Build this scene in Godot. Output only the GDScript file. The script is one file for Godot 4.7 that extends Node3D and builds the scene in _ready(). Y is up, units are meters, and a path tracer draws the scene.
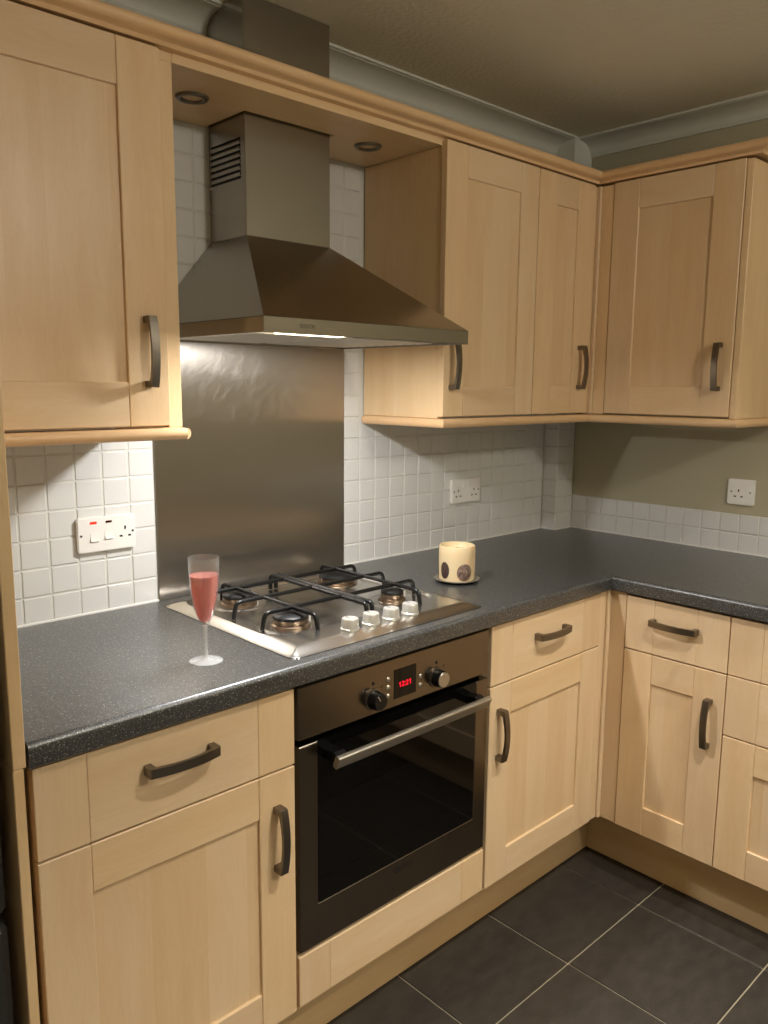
extends Node3D

# ---- measured layout (metres) -------------------------------------------------
const XR := 2.5622            # right wall
const WT := 0.91              # worktop top
const BD := 0.587             # base door face, from the wall
const WD := 0.3164            # wall door face, from the wall
const DT := 0.862             # drawer top
const DY := 0.709             # drawer / door joint
const DB := 0.172             # door bottom
const WB := 1.350             # wall door bottom
const WTOP := 2.0454          # wall door top
const CEIL := 2.285
const TH := 0.0195            # door thickness
const SPOTS: Array[Vector3] = [Vector3(1.20, 1.50, 3.0), Vector3(1.80, 1.50, 2.2), Vector3(0.30, 2.20, 4.6)]   # x, z, energy

var rng := RandomNumberGenerator.new()
var M := {}
var used := {}

# ---- naming and tagging ---------------------------------------------------------
func numbered(called: String) -> String:
	var n: int = used.get(called, 0)
	used[called] = n + 1
	return called if n == 0 else "%s_%03d" % [called, n]

func tag(o: Node, label: String, category: String, group := "", kind := "thing") -> void:
	o.set_meta("label", label)
	o.set_meta("category", category)
	o.set_meta("kind", kind)
	if group != "":
		o.set_meta("group", group)

func thing(called: String, label: String, category: String, at := Vector3.ZERO, turn := 0.0, group := "") -> Node3D:
	var o := Node3D.new()
	o.name = numbered(called)
	add_child(o)
	o.position = at
	o.rotation.y = turn
	tag(o, label, category, group)
	return o

func obj(called: String, st: SurfaceTool, mat: Material, parent: Node = self, at := Vector3.ZERO) -> MeshInstance3D:
	return put(called, st.commit(), mat, parent, at)

func put(called: String, mesh: Mesh, mat: Material, parent: Node = self, at := Vector3.ZERO) -> MeshInstance3D:
	var o := MeshInstance3D.new()
	o.mesh = mesh
	o.material_override = mat
	o.position = at
	if parent == self:
		o.name = numbered(called)
		add_child(o)
	else:
		o.name = called
		parent.add_child(o, true)
	return o

func structure(called: String, st: SurfaceTool, mat: Material, label := "") -> MeshInstance3D:
	var o := obj(called, st, mat)
	o.set_meta("kind", "structure")
	if label != "":
		o.set_meta("label", label)
	return o

# ---- shape helpers ----------------------------------------------------------------
func begin() -> SurfaceTool:
	var st := SurfaceTool.new()
	st.begin(Mesh.PRIMITIVE_TRIANGLES)
	return st

func vtx(st: SurfaceTool, p: Vector3, n: Vector3, uv: Vector2) -> void:
	st.set_normal(n)
	st.set_uv(uv)
	st.add_vertex(p)

func tri(st: SurfaceTool, a: Vector3, b: Vector3, c: Vector3, na: Vector3, nb: Vector3, nc: Vector3, ua := Vector2.ZERO, ub := Vector2.ZERO, uc := Vector2.ZERO) -> void:
	if (b - a).cross(c - a).dot(na + nb + nc) > 0.0:
		vtx(st, a, na, ua); vtx(st, c, nc, uc); vtx(st, b, nb, ub)
	else:
		vtx(st, a, na, ua); vtx(st, b, nb, ub); vtx(st, c, nc, uc)

func face_uv(p: Vector3, n: Vector3, grain: int, off: Vector2) -> Vector2:
	var a := n.abs().max_axis_index()
	var o1 := (a + 1) % 3
	var o2 := (a + 2) % 3
	if o2 == grain:
		var t := o1; o1 = o2; o2 = t
	if o1 != grain and a == grain:
		return Vector2(p[o1] * 0.15, p[o2] * 1.6) + off
	return Vector2(p[o1] * 0.85, p[o2] * 1.7) + off

# convex polygon with a flat normal pointing away from centre
func poly(st: SurfaceTool, pts: Array, centre: Vector3, grain := 1, off := Vector2.ZERO) -> void:
	var n: Vector3 = (pts[1] - pts[0]).cross(pts[2] - pts[0])
	if n.length_squared() < 1e-18:
		return
	n = n.normalized()
	if n.dot(pts[0] - centre) < 0.0:
		n = -n
	for i in range(1, pts.size() - 1):
		tri(st, pts[0], pts[i], pts[i + 1], n, n, n, face_uv(pts[0], n, grain, off), face_uv(pts[i], n, grain, off), face_uv(pts[i + 1], n, grain, off))

# chamfered box
func box(st: SurfaceTool, lo: Vector3, hi: Vector3, c := 0.001, grain := 1, off := Vector2.ZERO) -> void:
	var m := (lo + hi) * 0.5
	var h := (hi - lo) * 0.5
	c = minf(c, minf(h.x, minf(h.y, h.z)) * 0.95)
	if c <= 0.00005:
		for a in 3:
			for s in [-1.0, 1.0]:
				var pts := []
				for k in [[-1.0, -1.0], [1.0, -1.0], [1.0, 1.0], [-1.0, 1.0]]:
					var p := Vector3.ZERO
					p[a] = s * h[a]; p[(a + 1) % 3] = k[0] * h[(a + 1) % 3]; p[(a + 2) % 3] = k[1] * h[(a + 2) % 3]
					pts.append(m + p)
				poly(st, pts, m, grain, off)
		return
	for a in 3:
		var b := (a + 1) % 3
		var d := (a + 2) % 3
		for s in [-1.0, 1.0]:
			var pts := []
			for k in [[-1.0, -1.0], [1.0, -1.0], [1.0, 1.0], [-1.0, 1.0]]:
				var p := Vector3.ZERO
				p[a] = s * h[a]; p[b] = k[0] * (h[b] - c); p[d] = k[1] * (h[d] - c)
				pts.append(m + p)
			poly(st, pts, m, grain, off)
		for s in [-1.0, 1.0]:
			for t in [-1.0, 1.0]:
				var p0 := Vector3.ZERO; var p1 := Vector3.ZERO
				p0[b] = s * h[b]; p0[d] = t * (h[d] - c)
				p1[b] = s * (h[b] - c); p1[d] = t * h[d]
				var e := h[a] - c
				var pts := []
				for q in [[p0, -e], [p0, e], [p1, e], [p1, -e]]:
					var p: Vector3 = q[0]
					p[a] = q[1]
					pts.append(m + p)
				poly(st, pts, m, grain, off)
	for sx in [-1.0, 1.0]:
		for sy in [-1.0, 1.0]:
			for sz in [-1.0, 1.0]:
				var s := Vector3(sx, sy, sz)
				var q := h - Vector3.ONE * c
				poly(st, [m + s * Vector3(h.x, q.y, q.z), m + s * Vector3(q.x, h.y, q.z), m + s * Vector3(q.x, q.y, h.z)], m, grain, off)

func rand_off() -> Vector2:
	return Vector2(rng.randf(), rng.randf())

func wood(called: String, parent: Node, lo: Vector3, hi: Vector3, grain := 1, c := 0.0012, mat := "") -> MeshInstance3D:
	var st := begin()
	box(st, lo, hi, c, grain, rand_off())
	var tones := ["maple_a", "maple_b", "maple_c"]
	return obj(called, st, M[mat if mat != "" else tones[rng.randi() % 3]], parent)

# lathe around y: profile of (radius, height); smooth unless the corner is sharp
func lathe(st: SurfaceTool, prof: Array, centre := Vector3.ZERO, segs := 32, flip := false) -> void:
	for i in range(prof.size() - 1):
		var a: Vector2 = prof[i]
		var b: Vector2 = prof[i + 1]
		if a.distance_to(b) < 1e-7:
			continue
		var seg := (b - a).normalized()
		var n0 := seg; var n1 := seg
		if i > 0:
			var q: Vector2 = (a - prof[i - 1]).normalized()
			if q.dot(seg) > 0.75: n0 = (q + seg).normalized()
		if i < prof.size() - 2:
			var q2: Vector2 = (prof[i + 2] - b).normalized()
			if q2.dot(seg) > 0.75: n1 = (q2 + seg).normalized()
		var na := Vector2(n0.y, -n0.x); var nb := Vector2(n1.y, -n1.x)
		if flip:
			na = -na; nb = -nb
		for k in segs:
			var t0 := TAU * k / segs
			var t1 := TAU * (k + 1) / segs
			var c0 := Vector3(cos(t0), 0, sin(t0)); var c1 := Vector3(cos(t1), 0, sin(t1))
			var p00 := centre + c0 * a.x + Vector3(0, a.y, 0); var p01 := centre + c1 * a.x + Vector3(0, a.y, 0)
			var p10 := centre + c0 * b.x + Vector3(0, b.y, 0); var p11 := centre + c1 * b.x + Vector3(0, b.y, 0)
			var n00 := c0 * na.x + Vector3(0, na.y, 0); var n01 := c1 * na.x + Vector3(0, na.y, 0)
			var n10 := c0 * nb.x + Vector3(0, nb.y, 0); var n11 := c1 * nb.x + Vector3(0, nb.y, 0)
			var u00 := Vector2(float(k) / segs, a.y * 5.0); var u01 := Vector2(float(k + 1) / segs, a.y * 5.0)
			var u10 := Vector2(float(k) / segs, b.y * 5.0); var u11 := Vector2(float(k + 1) / segs, b.y * 5.0)
			if a.x > 1e-6:
				tri(st, p00, p01, p11, n00, n01, n11, u00, u01, u11)
			if b.x > 1e-6:
				tri(st, p00, p11, p10, n00, n11, n10, u00, u11, u10)

# round rod along a polyline
func tube(st: SurfaceTool, path: Array, r: float, segs := 8, caps := true) -> void:
	var rings := []
	var up := Vector3.UP
	for i in path.size():
		var d: Vector3
		if i == 0: d = path[1] - path[0]
		elif i == path.size() - 1: d = path[i] - path[i - 1]
		else: d = (path[i] - path[i - 1]).normalized() + (path[i + 1] - path[i]).normalized()
		d = d.normalized()
		if i == 0:
			up = Vector3.UP if absf(d.y) < 0.9 else Vector3.RIGHT
		var s := d.cross(up).normalized()
		up = s.cross(d).normalized()
		var ring := []
		for k in segs:
			var t := TAU * k / segs
			ring.append(s * cos(t) + up * sin(t))
		rings.append(ring)
	for i in range(path.size() - 1):
		for k in segs:
			var k2 := (k + 1) % segs
			var a: Vector3 = path[i] + rings[i][k] * r; var b: Vector3 = path[i] + rings[i][k2] * r
			var c: Vector3 = path[i + 1] + rings[i + 1][k2] * r; var d2: Vector3 = path[i + 1] + rings[i + 1][k] * r
			tri(st, a, b, c, rings[i][k], rings[i][k2], rings[i + 1][k2])
			tri(st, a, c, d2, rings[i][k], rings[i + 1][k2], rings[i + 1][k])
	if caps:
		for e in [0, path.size() - 1]:
			var n: Vector3 = (path[0] - path[1]).normalized() if e == 0 else (path[e] - path[e - 1]).normalized()
			for k in range(1, segs - 1):
				tri(st, path[e] + rings[e][0] * r, path[e] + rings[e][k] * r, path[e] + rings[e][k + 1] * r, n, n, n)

# polyline with rounded corners
func rounded(pts: Array, r: float, steps := 4) -> Array:
	var out := [pts[0]]
	for i in range(1, pts.size() - 1):
		var a: Vector3 = pts[i - 1]; var b: Vector3 = pts[i]; var c: Vector3 = pts[i + 1]
		var rr := minf(r, minf(a.distance_to(b), b.distance_to(c)) * 0.49)
		var p := b + (a - b).normalized() * rr
		var q := b + (c - b).normalized() * rr
		for k in steps + 1:
			var t := float(k) / steps
			out.append(p.lerp(b, t).lerp(b.lerp(q, t), t))
	out.append(pts[-1])
	return out

# prism: 2D outline in the plane of ax, ay around origin, from d0 to d1 along az
func prism(st: SurfaceTool, outline: PackedVector2Array, origin: Vector3, ax: Vector3, ay: Vector3, az: Vector3, d0: float, d1: float, smooth_cos := 0.8, grain := 0, off := Vector2.ZERO, start_cap := true, end_cap := true) -> void:
	var n := outline.size()
	var area := 0.0
	for i in n:
		area += outline[i].cross(outline[(i + 1) % n])
	var sgn := 1.0 if area > 0.0 else -1.0
	var norms := []
	for i in n:
		var e := (outline[(i + 1) % n] - outline[i]).normalized()
		norms.append(Vector2(e.y, -e.x) * sgn)
	for i in n:
		var j := (i + 1) % n
		var ni: Vector2 = norms[i]
		var prev: Vector2 = norms[(i + n - 1) % n]
		var nxt: Vector2 = norms[j]
		var n0 := (ni + prev).normalized() if ni.dot(prev) > smooth_cos else ni
		var n1 := (ni + nxt).normalized() if ni.dot(nxt) > smooth_cos else ni
		var a := origin + ax * outline[i].x + ay * outline[i].y
		var b := origin + ax * outline[j].x + ay * outline[j].y
		var na := ax * n0.x + ay * n0.y; var nb := ax * n1.x + ay * n1.y
		var nf := ax * ni.x + ay * ni.y
		var p0 := a + az * d0; var p1 := b + az * d0; var p2 := b + az * d1; var p3 := a + az * d1
		tri(st, p0, p1, p2, na, nb, nb, face_uv(p0, nf, grain, off), face_uv(p1, nf, grain, off), face_uv(p2, nf, grain, off))
		tri(st, p0, p2, p3, na, nb, na, face_uv(p0, nf, grain, off), face_uv(p2, nf, grain, off), face_uv(p3, nf, grain, off))
	var idx := Geometry2D.triangulate_polygon(outline)
	for e in 2:
		if (e == 0 and not start_cap) or (e == 1 and not end_cap):
			continue
		var nn := -az if e == 0 else az
		if d1 < d0: nn = -nn
		var d := d0 if e == 0 else d1
		for t in range(0, idx.size(), 3):
			var q := []
			for k in 3:
				var o: Vector2 = outline[idx[t + k]]
				q.append(origin + ax * o.x + ay * o.y + az * d)
			tri(st, q[0], q[1], q[2], nn, nn, nn, face_uv(q[0], nn, grain, off), face_uv(q[1], nn, grain, off), face_uv(q[2], nn, grain, off))

func round_rect(w: float, h: float, r: float, steps := 5, centre := Vector2.ZERO) -> PackedVector2Array:
	var out := PackedVector2Array()
	for k in 4:
		var sx: float = [1.0, -1.0, -1.0, 1.0][k]
		var sy: float = [1.0, 1.0, -1.0, -1.0][k]
		var c := Vector2(sx * (w * 0.5 - r), sy * (h * 0.5 - r))
		for i in steps + 1:
			var t := PI * 0.5 * (k + float(i) / steps)
			out.append(centre + c + Vector2(cos(t), sin(t)) * r)
	return out

# ---- materials ---------------------------------------------------------------------
func mat(albedo: Color, rough := 0.5, metal := 0.0, spec := 0.5) -> StandardMaterial3D:
	var m := StandardMaterial3D.new()
	m.albedo_color = albedo
	m.roughness = rough
	m.metallic = metal
	m.metallic_specular = spec
	return m

func noise(seed_: int, freq: float, oct := 3) -> FastNoiseLite:
	var n := FastNoiseLite.new()
	n.seed = seed_
	n.noise_type = FastNoiseLite.TYPE_SIMPLEX_SMOOTH
	n.frequency = freq
	n.fractal_octaves = oct
	return n

func tex(img: Image) -> ImageTexture:
	img.generate_mipmaps()
	return ImageTexture.create_from_image(img)

func maple_image(staved: bool) -> Image:
	var w := 640; var h := 320
	var img := Image.create(w, h, false, Image.FORMAT_RGB8)
	var n1 := noise(11, 1.0, 3); var n2 := noise(12, 1.0, 2); var n3 := noise(13, 1.0, 3)
	var r := RandomNumberGenerator.new()
	r.seed = 5
	var edges := [0.0]
	var tones := []
	while edges[-1] < 0.93:
		edges.append(edges[-1] + r.randf_range(0.10, 0.20))
	edges[-1] = 1.0
	for i in edges.size():
		tones.append(r.randf_range(-1.0, 1.0))
	var base := Color(0.885, 0.785, 0.645)
	var warm := Color(0.845, 0.715, 0.55)
	for y in h:
		var v := float(y) / h
		var stave := 0.0
		var so := 0.0
		if staved:
			for i in range(edges.size() - 1):
				if v >= edges[i] and v < edges[i + 1]:
					stave = tones[i]; so = i * 37.0
		# blend at the borders so that the picture repeats
		for x in w:
			var u := float(x) / w
			var wv := minf(1.0, minf(u, 1.0 - u) * 12.0) * minf(1.0, minf(v, 1.0 - v) * 12.0)
			var broad := n1.get_noise_2d(u * 2.2 + so, v * 9.0) * wv
			var streak := n2.get_noise_2d(u * 7.0 + so, v * 95.0 + broad * 5.0)
			var fine := n3.get_noise_2d(u * 46.0 + so, v * 260.0)
			var fig := sin((v * 34.0 + broad * 5.0 + so)) * 0.5
			var t := 0.36 + broad * 0.45 + streak * 0.20 + fine * 0.15 + fig * 0.06 + stave * 0.26
			img.set_pixel(x, y, base.lerp(warm, clampf(t, 0.0, 1.0)))
	return img

func worktop_images() -> Array:
	# dark laminate with dense grey grains and bright mica flecks: colour, height, metal
	var s := 1024
	var img := Image.create(s, s, false, Image.FORMAT_RGB8)
	img.fill(Color(0.155, 0.158, 0.16))
	var hgt := Image.create(s, s, false, Image.FORMAT_RGB8)
	hgt.fill(Color(0.5, 0.5, 0.5))
	var met := Image.create(s, s, false, Image.FORMAT_RGB8)
	met.fill(Color(0, 0, 0))
	var r := RandomNumberGenerator.new()
	r.seed = 21
	for pass_ in 3:
		var count: int = [22000, 26000, 5200][pass_]
		for i in count:
			var g: float
			var m := 0.0
			if pass_ == 0: g = r.randf_range(0.08, 0.23)
			elif pass_ == 1:
				g = r.randf_range(0.28, 0.52)
				m = 0.2
			else:
				g = r.randf_range(0.62, 0.95)
				m = 0.8
			var x := r.randi() % s; var y := r.randi() % s
			var w := r.randi_range(2, 6 if pass_ == 0 else 4)
			var h := r.randi_range(2, 5 if pass_ == 0 else 3)
			img.fill_rect(Rect2i(x, y, w, h), Color(g, g, g * 0.985))
			met.fill_rect(Rect2i(x, y, w, h), Color(m, m, m))
			var hh := r.randf_range(0.25, 0.75)
			hgt.fill_rect(Rect2i(x, y, w + 1, h + 1), Color(hh, hh, hh))
	return [img, hgt, met]

func steel_image(strokes: int, base: float, seed_: int, rub: float) -> Image:
	# roughness picture: faint unevenness plus strokes left by a polishing cloth
	var s := 512
	var buf := PackedFloat32Array()
	buf.resize(s * s)
	for y in s:
		for x in s:
			buf[y * s + x] = base
	var r := RandomNumberGenerator.new()
	r.seed = seed_ + 7
	for i in strokes:
		var cx := r.randfn(0.36, 0.24) * s
		var cy := absf(r.randfn(0.22, 0.13)) * s if i % 4 else r.randfn(0.62, 0.2) * s
		var ang := r.randf_range(-1.5, -0.95) if i % 3 else r.randf_range(-1.0, -0.45)
		var ln := r.randf_range(18.0, 60.0)
		var bend := r.randf_range(-0.35, 0.35)
		var wd := r.randf_range(2.0, 6.5)
		var amt := r.randf_range(0.25, 1.0) * rub * (1.0 if i % 4 else 0.5)
		var p := Vector2(cx, cy)
		for k in int(ln):
			var f := sin(PI * k / ln)
			p += Vector2(cos(ang + bend * k / ln), sin(ang + bend * k / ln))
			var q := int(wd * 1.8 + 1.0)
			for ox in range(-q, q + 1):
				var px := int(p.x) + ox; var py := int(p.y)
				if px >= 0 and py >= 0 and px < s and py < s:
					var w := exp(-float(ox * ox) / (wd * wd))
					buf[py * s + px] = minf(buf[py * s + px] + amt * w * f * 0.5, 0.62)
	var img := Image.create(s, s, false, Image.FORMAT_RGB8)
	for y in s:
		for x in s:
			var g := buf[y * s + x]
			img.set_pixel(x, y, Color(g, g, g))
	return img

func make_materials() -> void:
	var plain := tex(maple_image(false))
	var staved := tex(maple_image(true))
	for d in [["maple_a", plain, Color(1, 1, 1)], ["maple_b", plain, Color(0.975, 0.965, 0.955)], ["maple_c", plain, Color(1.0, 0.985, 0.955)], ["maple_panel", staved, Color(0.99, 0.98, 0.965)], ["maple_trim", plain, Color(1.0, 0.955, 0.90)], ["maple_plinth", plain, Color(0.95, 0.93, 0.86)], ["maple_end", plain, Color(1.0, 0.985, 0.94)]]:
		var m := mat(d[2], 0.36, 0.0, 0.42)
		m.albedo_texture = d[1]
		M[d[0]] = m
	var wi := worktop_images()
	var wm := mat(Color.WHITE, 0.36, 0.0, 0.65)
	wm.clearcoat_enabled = true
	wm.clearcoat = 0.6
	wm.clearcoat_roughness = 0.34
	wm.metallic = 1.0
	wm.metallic_texture = tex(wi[2])
	wm.albedo_texture = tex(wi[0])
	wm.uv1_triplanar = true
	wm.uv1_scale = Vector3.ONE * 2.2
	wm.heightmap_enabled = true
	wm.heightmap_texture = tex(wi[1])
	wm.heightmap_scale = 0.03
	M.worktop = wm
	M.tile = mat(Color(0.82, 0.815, 0.795), 0.14, 0.0, 0.5)
	M.grout = mat(Color(0.80, 0.79, 0.755), 0.85)
	M.paint = mat(Color(0.675, 0.645, 0.545), 0.75, 0.0, 0.3)
	M.cream = mat(Color(0.88, 0.85, 0.78), 0.8, 0.0, 0.3)
	M.coving = mat(Color(0.80, 0.80, 0.755), 0.7, 0.0, 0.3)
	var cm := mat(Color(0.90, 0.875, 0.80), 0.85, 0.0, 0.2)
	var ci := Image.create(512, 512, false, Image.FORMAT_RGB8)
	var cn := noise(31, 0.06, 3)
	for y in 512:
		for x in 512:
			var fx := minf(1.0, minf(x, 511 - x) / 24.0) * minf(1.0, minf(y, 511 - y) / 24.0)
			var g := 0.5 + 0.5 * cn.get_noise_2d(x, y) * fx
			ci.set_pixel(x, y, Color(g, g, g))
	cm.heightmap_enabled = true
	cm.heightmap_texture = tex(ci)
	cm.heightmap_scale = 0.18
	cm.uv1_triplanar = true
	cm.uv1_scale = Vector3.ONE * 1.6
	M.ceiling = cm
	# floor tiles: charcoal with a faint cleft grain
	for k in 3:
		var fi := Image.create(256, 256, false, Image.FORMAT_RGB8)
		var fn := noise(41 + k, 0.02, 4); var fn2 := noise(51 + k, 0.25, 2)
		for y in 256:
			for x in 256:
				var g := 0.20 + 0.035 * fn.get_noise_2d(x, y * 2.0) + 0.022 * fn2.get_noise_2d(x, y)
				fi.set_pixel(x, y, Color(g * 1.02, g * 0.935, g * 0.84))
		var fm := mat(Color.WHITE, 0.42, 0.0, 0.45)
		fm.albedo_texture = tex(fi)
		fm.uv1_triplanar = true
		fm.uv1_scale = Vector3.ONE * 2.3
		M["floor_tile_%d" % k] = fm
	M.floor_grout = mat(Color(0.60, 0.56, 0.47), 0.9)
	var sp := mat(Color(0.66, 0.635, 0.60), 1.0, 1.0)
	sp.roughness_texture = tex(steel_image(620, 0.286, 61, 0.06))
	sp.anisotropy_enabled = true
	sp.anisotropy = 0.85
	M.splash = sp
	var hs := mat(Color(0.66, 0.64, 0.605), 0.25, 1.0)
	M.steel = hs
	var hb := hs.duplicate() as StandardMaterial3D
	hb.albedo_color = Color(0.78, 0.765, 0.74)
	M.hob_steel = hb
	var ov := hs.duplicate() as StandardMaterial3D
	ov.albedo_color = Color(0.52, 0.48, 0.43)
	M.oven_steel = ov
	M.bright_steel = mat(Color(0.80, 0.78, 0.74), 0.36, 1.0)
	M.filter = mat(Color(0.84, 0.83, 0.80), 0.45, 0.65)
	M.pewter = mat(Color(0.50, 0.47, 0.43), 0.34, 1.0)
	M.iron = mat(Color(0.06, 0.058, 0.056), 0.30, 0.0, 0.45)
	M.cap = mat(Color(0.07, 0.068, 0.066), 0.45)
	M.brass = mat(Color(0.56, 0.485, 0.41), 0.36, 1.0)
	M.knob_silver = mat(Color(0.86, 0.85, 0.82), 0.32, 0.6)
	M.black = mat(Color(0.02, 0.02, 0.022), 0.35)
	M.black_glass = mat(Color(0.03, 0.027, 0.024), 0.045, 0.0, 0.42)
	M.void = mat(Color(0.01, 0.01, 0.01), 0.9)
	M.white_plastic = mat(Color(0.90, 0.885, 0.855), 0.30)
	M.hole = mat(Color(0.03, 0.028, 0.026), 0.7)
	M.screw = mat(Color(0.45, 0.44, 0.42), 0.35, 1.0)
	M.print_dark = mat(Color(0.05, 0.045, 0.04), 0.6)
	M.caulk = mat(Color(0.86, 0.85, 0.82), 0.5)
	M.appliance = mat(Color(0.17, 0.165, 0.16), 0.4)
	var neon := mat(Color(0.9, 0.12, 0.05), 0.3)
	neon.emission_enabled = true
	neon.emission = Color(1.0, 0.13, 0.04)
	neon.emission_energy_multiplier = 1.6
	M.neon_on = neon
	M.neon_off = mat(Color(0.22, 0.03, 0.025), 0.25)
	var dig := mat(Color(0.2, 0.0, 0.02), 0.5)
	dig.emission_enabled = true
	dig.emission = Color(1.0, 0.03, 0.16)
	dig.emission_energy_multiplier = 1.7
	M.digits = dig
	var lens := mat(Color(0.95, 0.94, 0.9), 0.4)
	lens.emission_enabled = true
	lens.emission = Color(1.0, 0.93, 0.80)
	lens.emission_energy_multiplier = 8.0
	M.lamp_on = lens
	var dome := mat(Color(0.95, 0.93, 0.88), 0.4)
	dome.emission_enabled = true
	dome.emission = Color(1.0, 0.93, 0.80)
	dome.emission_energy_multiplier = 2.5
	M.dome_on = dome
	M.lamp_off = mat(Color(0.10, 0.10, 0.10), 0.12, 0.2)
	var glass := mat(Color(0.95, 0.96, 0.96, 0.055), 0.02)
	glass.transparency = BaseMaterial3D.TRANSPARENCY_ALPHA
	M.glass = glass
	var stem := glass.duplicate() as StandardMaterial3D
	stem.albedo_color = Color(0.95, 0.96, 0.96, 0.32)
	M.stem_glass = stem
	var pink := mat(Color(1.0, 0.64, 0.60, 0.36), 0.0)
	pink.transparency = BaseMaterial3D.TRANSPARENCY_ALPHA
	pink.refraction_enabled = true
	pink.refraction_scale = 0.033
	M.drink = pink
	var wax := mat(Color(0.835, 0.75, 0.59), 0.45)
	wax.subsurf_scatter_enabled = true
	wax.subsurf_scatter_strength = 0.3
	M.wax = wax
	var shell_img := Image.create(64, 64, false, Image.FORMAT_RGB8)
	var sn := noise(91, 0.09, 3)
	for y in 64:
		for x in 64:
			shell_img.set_pixel(x, y, Color(0.30, 0.22, 0.19).lerp(Color(0.62, 0.53, 0.47), clampf(0.45 + sn.get_noise_2d(x * 2.0, y * 0.6) * 0.9, 0, 1)))
	var sm := mat(Color.WHITE, 0.35)
	sm.albedo_texture = tex(shell_img)
	sm.uv1_triplanar = true
	sm.uv1_scale = Vector3.ONE * 18.0
	M.shell = sm
	var sm2 := mat(Color(0.27, 0.20, 0.18), 0.35)
	M.shell_dark = sm2
	var dish := mat(Color(0.56, 0.53, 0.47), 0.3, 0.35)
	M.dish = dish

# ---- repeated joinery -------------------------------------------------------------------
var handle_mesh: ArrayMesh

func make_handle_mesh() -> void:
	# bow handle along x, standing out along z, centred on the door face
	var st := begin()
	var top := []; var low := []
	var n := 16
	for i in n + 1:
		var t := -1.0 + 2.0 * i / n
		var s := t * 0.0655
		top.append(Vector2(s, 0.0245 + 0.0085 * (1.0 - t * t)))
	for i in n + 1:
		var t := 1.0 - 2.0 * i / n
		low.append(Vector2(t * 0.0535, 0.0185 + 0.0085 * (1.0 - t * t)))
	var out := PackedVector2Array()
	out.append(Vector2(-0.0665, 0.0)); out.append(Vector2(-0.0672, 0.018)); out.append(Vector2(-0.0668, 0.022))
	for p in top: out.append(p)
	out.append(Vector2(0.0668, 0.022)); out.append(Vector2(0.0672, 0.018)); out.append(Vector2(0.0665, 0.0))
	out.append(Vector2(0.0545, 0.0)); out.append(Vector2(0.0540, 0.013))
	for p in low: out.append(p)
	out.append(Vector2(-0.0540, 0.013)); out.append(Vector2(-0.0545, 0.0))
	prism(st, out, Vector3.ZERO, Vector3.RIGHT, Vector3.BACK, Vector3.UP, -0.0082, 0.0082, 0.7)
	handle_mesh = st.commit()

func handle(parent: Node, at: Vector3, upright: bool) -> void:
	var h := put("handle", handle_mesh, M.pewter, parent, at)
	if upright:
		h.rotation.z = PI / 2

# shaker door: mesh of the recessed panel, with stiles, rails and handle below it
func door(parent: Node3D, x0: float, x1: float, y0: float, y1: float, zb: float, hx := -1.0, hy := 0.0, s := 0.083) -> void:
	var zf := zb + TH
	var st := begin()
	box(st, Vector3(x0 + s - 0.004, y0 + s - 0.004, zb + 0.001), Vector3(x1 - s + 0.004, y1 - s + 0.004, zf - 0.0065), 0.0005, 1, rand_off())
	var d := obj("door", st, M.maple_panel, parent)
	wood("stile", d, Vector3(x0, y0, zb), Vector3(x0 + s, y1, zf), 1, 0.0014)
	wood("stile", d, Vector3(x1 - s, y0, zb), Vector3(x1, y1, zf), 1, 0.0014)
	wood("rail", d, Vector3(x0 + s + 0.0003, y0, zb), Vector3(x1 - s - 0.0003, y0 + s, zf - 0.0003), 0, 0.0016)
	wood("rail", d, Vector3(x0 + s + 0.0003, y1 - s, zb), Vector3(x1 - s - 0.0003, y1, zf - 0.0003), 0, 0.0016)
	if hx > 0.0:
		handle(d, Vector3(hx, hy, zf), true)

func drawer(parent: Node3D, x0: float, x1: float, y0: float, y1: float, zb: float, with_handle := true, s := 0.083, called := "drawer_front") -> void:
	var zf := zb + TH
	var st := begin()
	box(st, Vector3(x0 + s + 0.0002, y0, zb), Vector3(x1 - s - 0.0002, y1, zf), 0.0012, 0, rand_off())
	var d := obj(called, st, M.maple_a, parent)
	wood("stile", d, Vector3(x0, y0, zb), Vector3(x0 + s, y1, zf), 1, 0.0012)
	wood("stile", d, Vector3(x1 - s, y0, zb), Vector3(x1, y1, zf), 1, 0.0012)
	if with_handle:
		handle(d, Vector3((x0 + x1) * 0.5, (y0 + y1) * 0.5 + 0.016, zf), false)

func legs(parent: Node3D, x0: float, x1: float) -> void:
	for x in [x0 + 0.05, x1 - 0.05]:
		for z in [0.08, 0.44]:
			var st := begin()
			lathe(st, [Vector2(0.0, 0.0), Vector2(0.026, 0.0), Vector2(0.026, 0.008), Vector2(0.016, 0.012), Vector2(0.016, 0.165), Vector2(0.0, 0.165)], Vector3(x, 0, z), 12)
			obj("leg", st, M.black, parent)

func base_body(parent: Node3D, x0: float, x1: float, zf := BD - TH - 0.002) -> void:
	wood("body", parent, Vector3(x0, 0.165, 0.012), Vector3(x1, 0.869, zf), 1, 0.0008, "maple_end")
	legs(parent, x0, x1)

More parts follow.
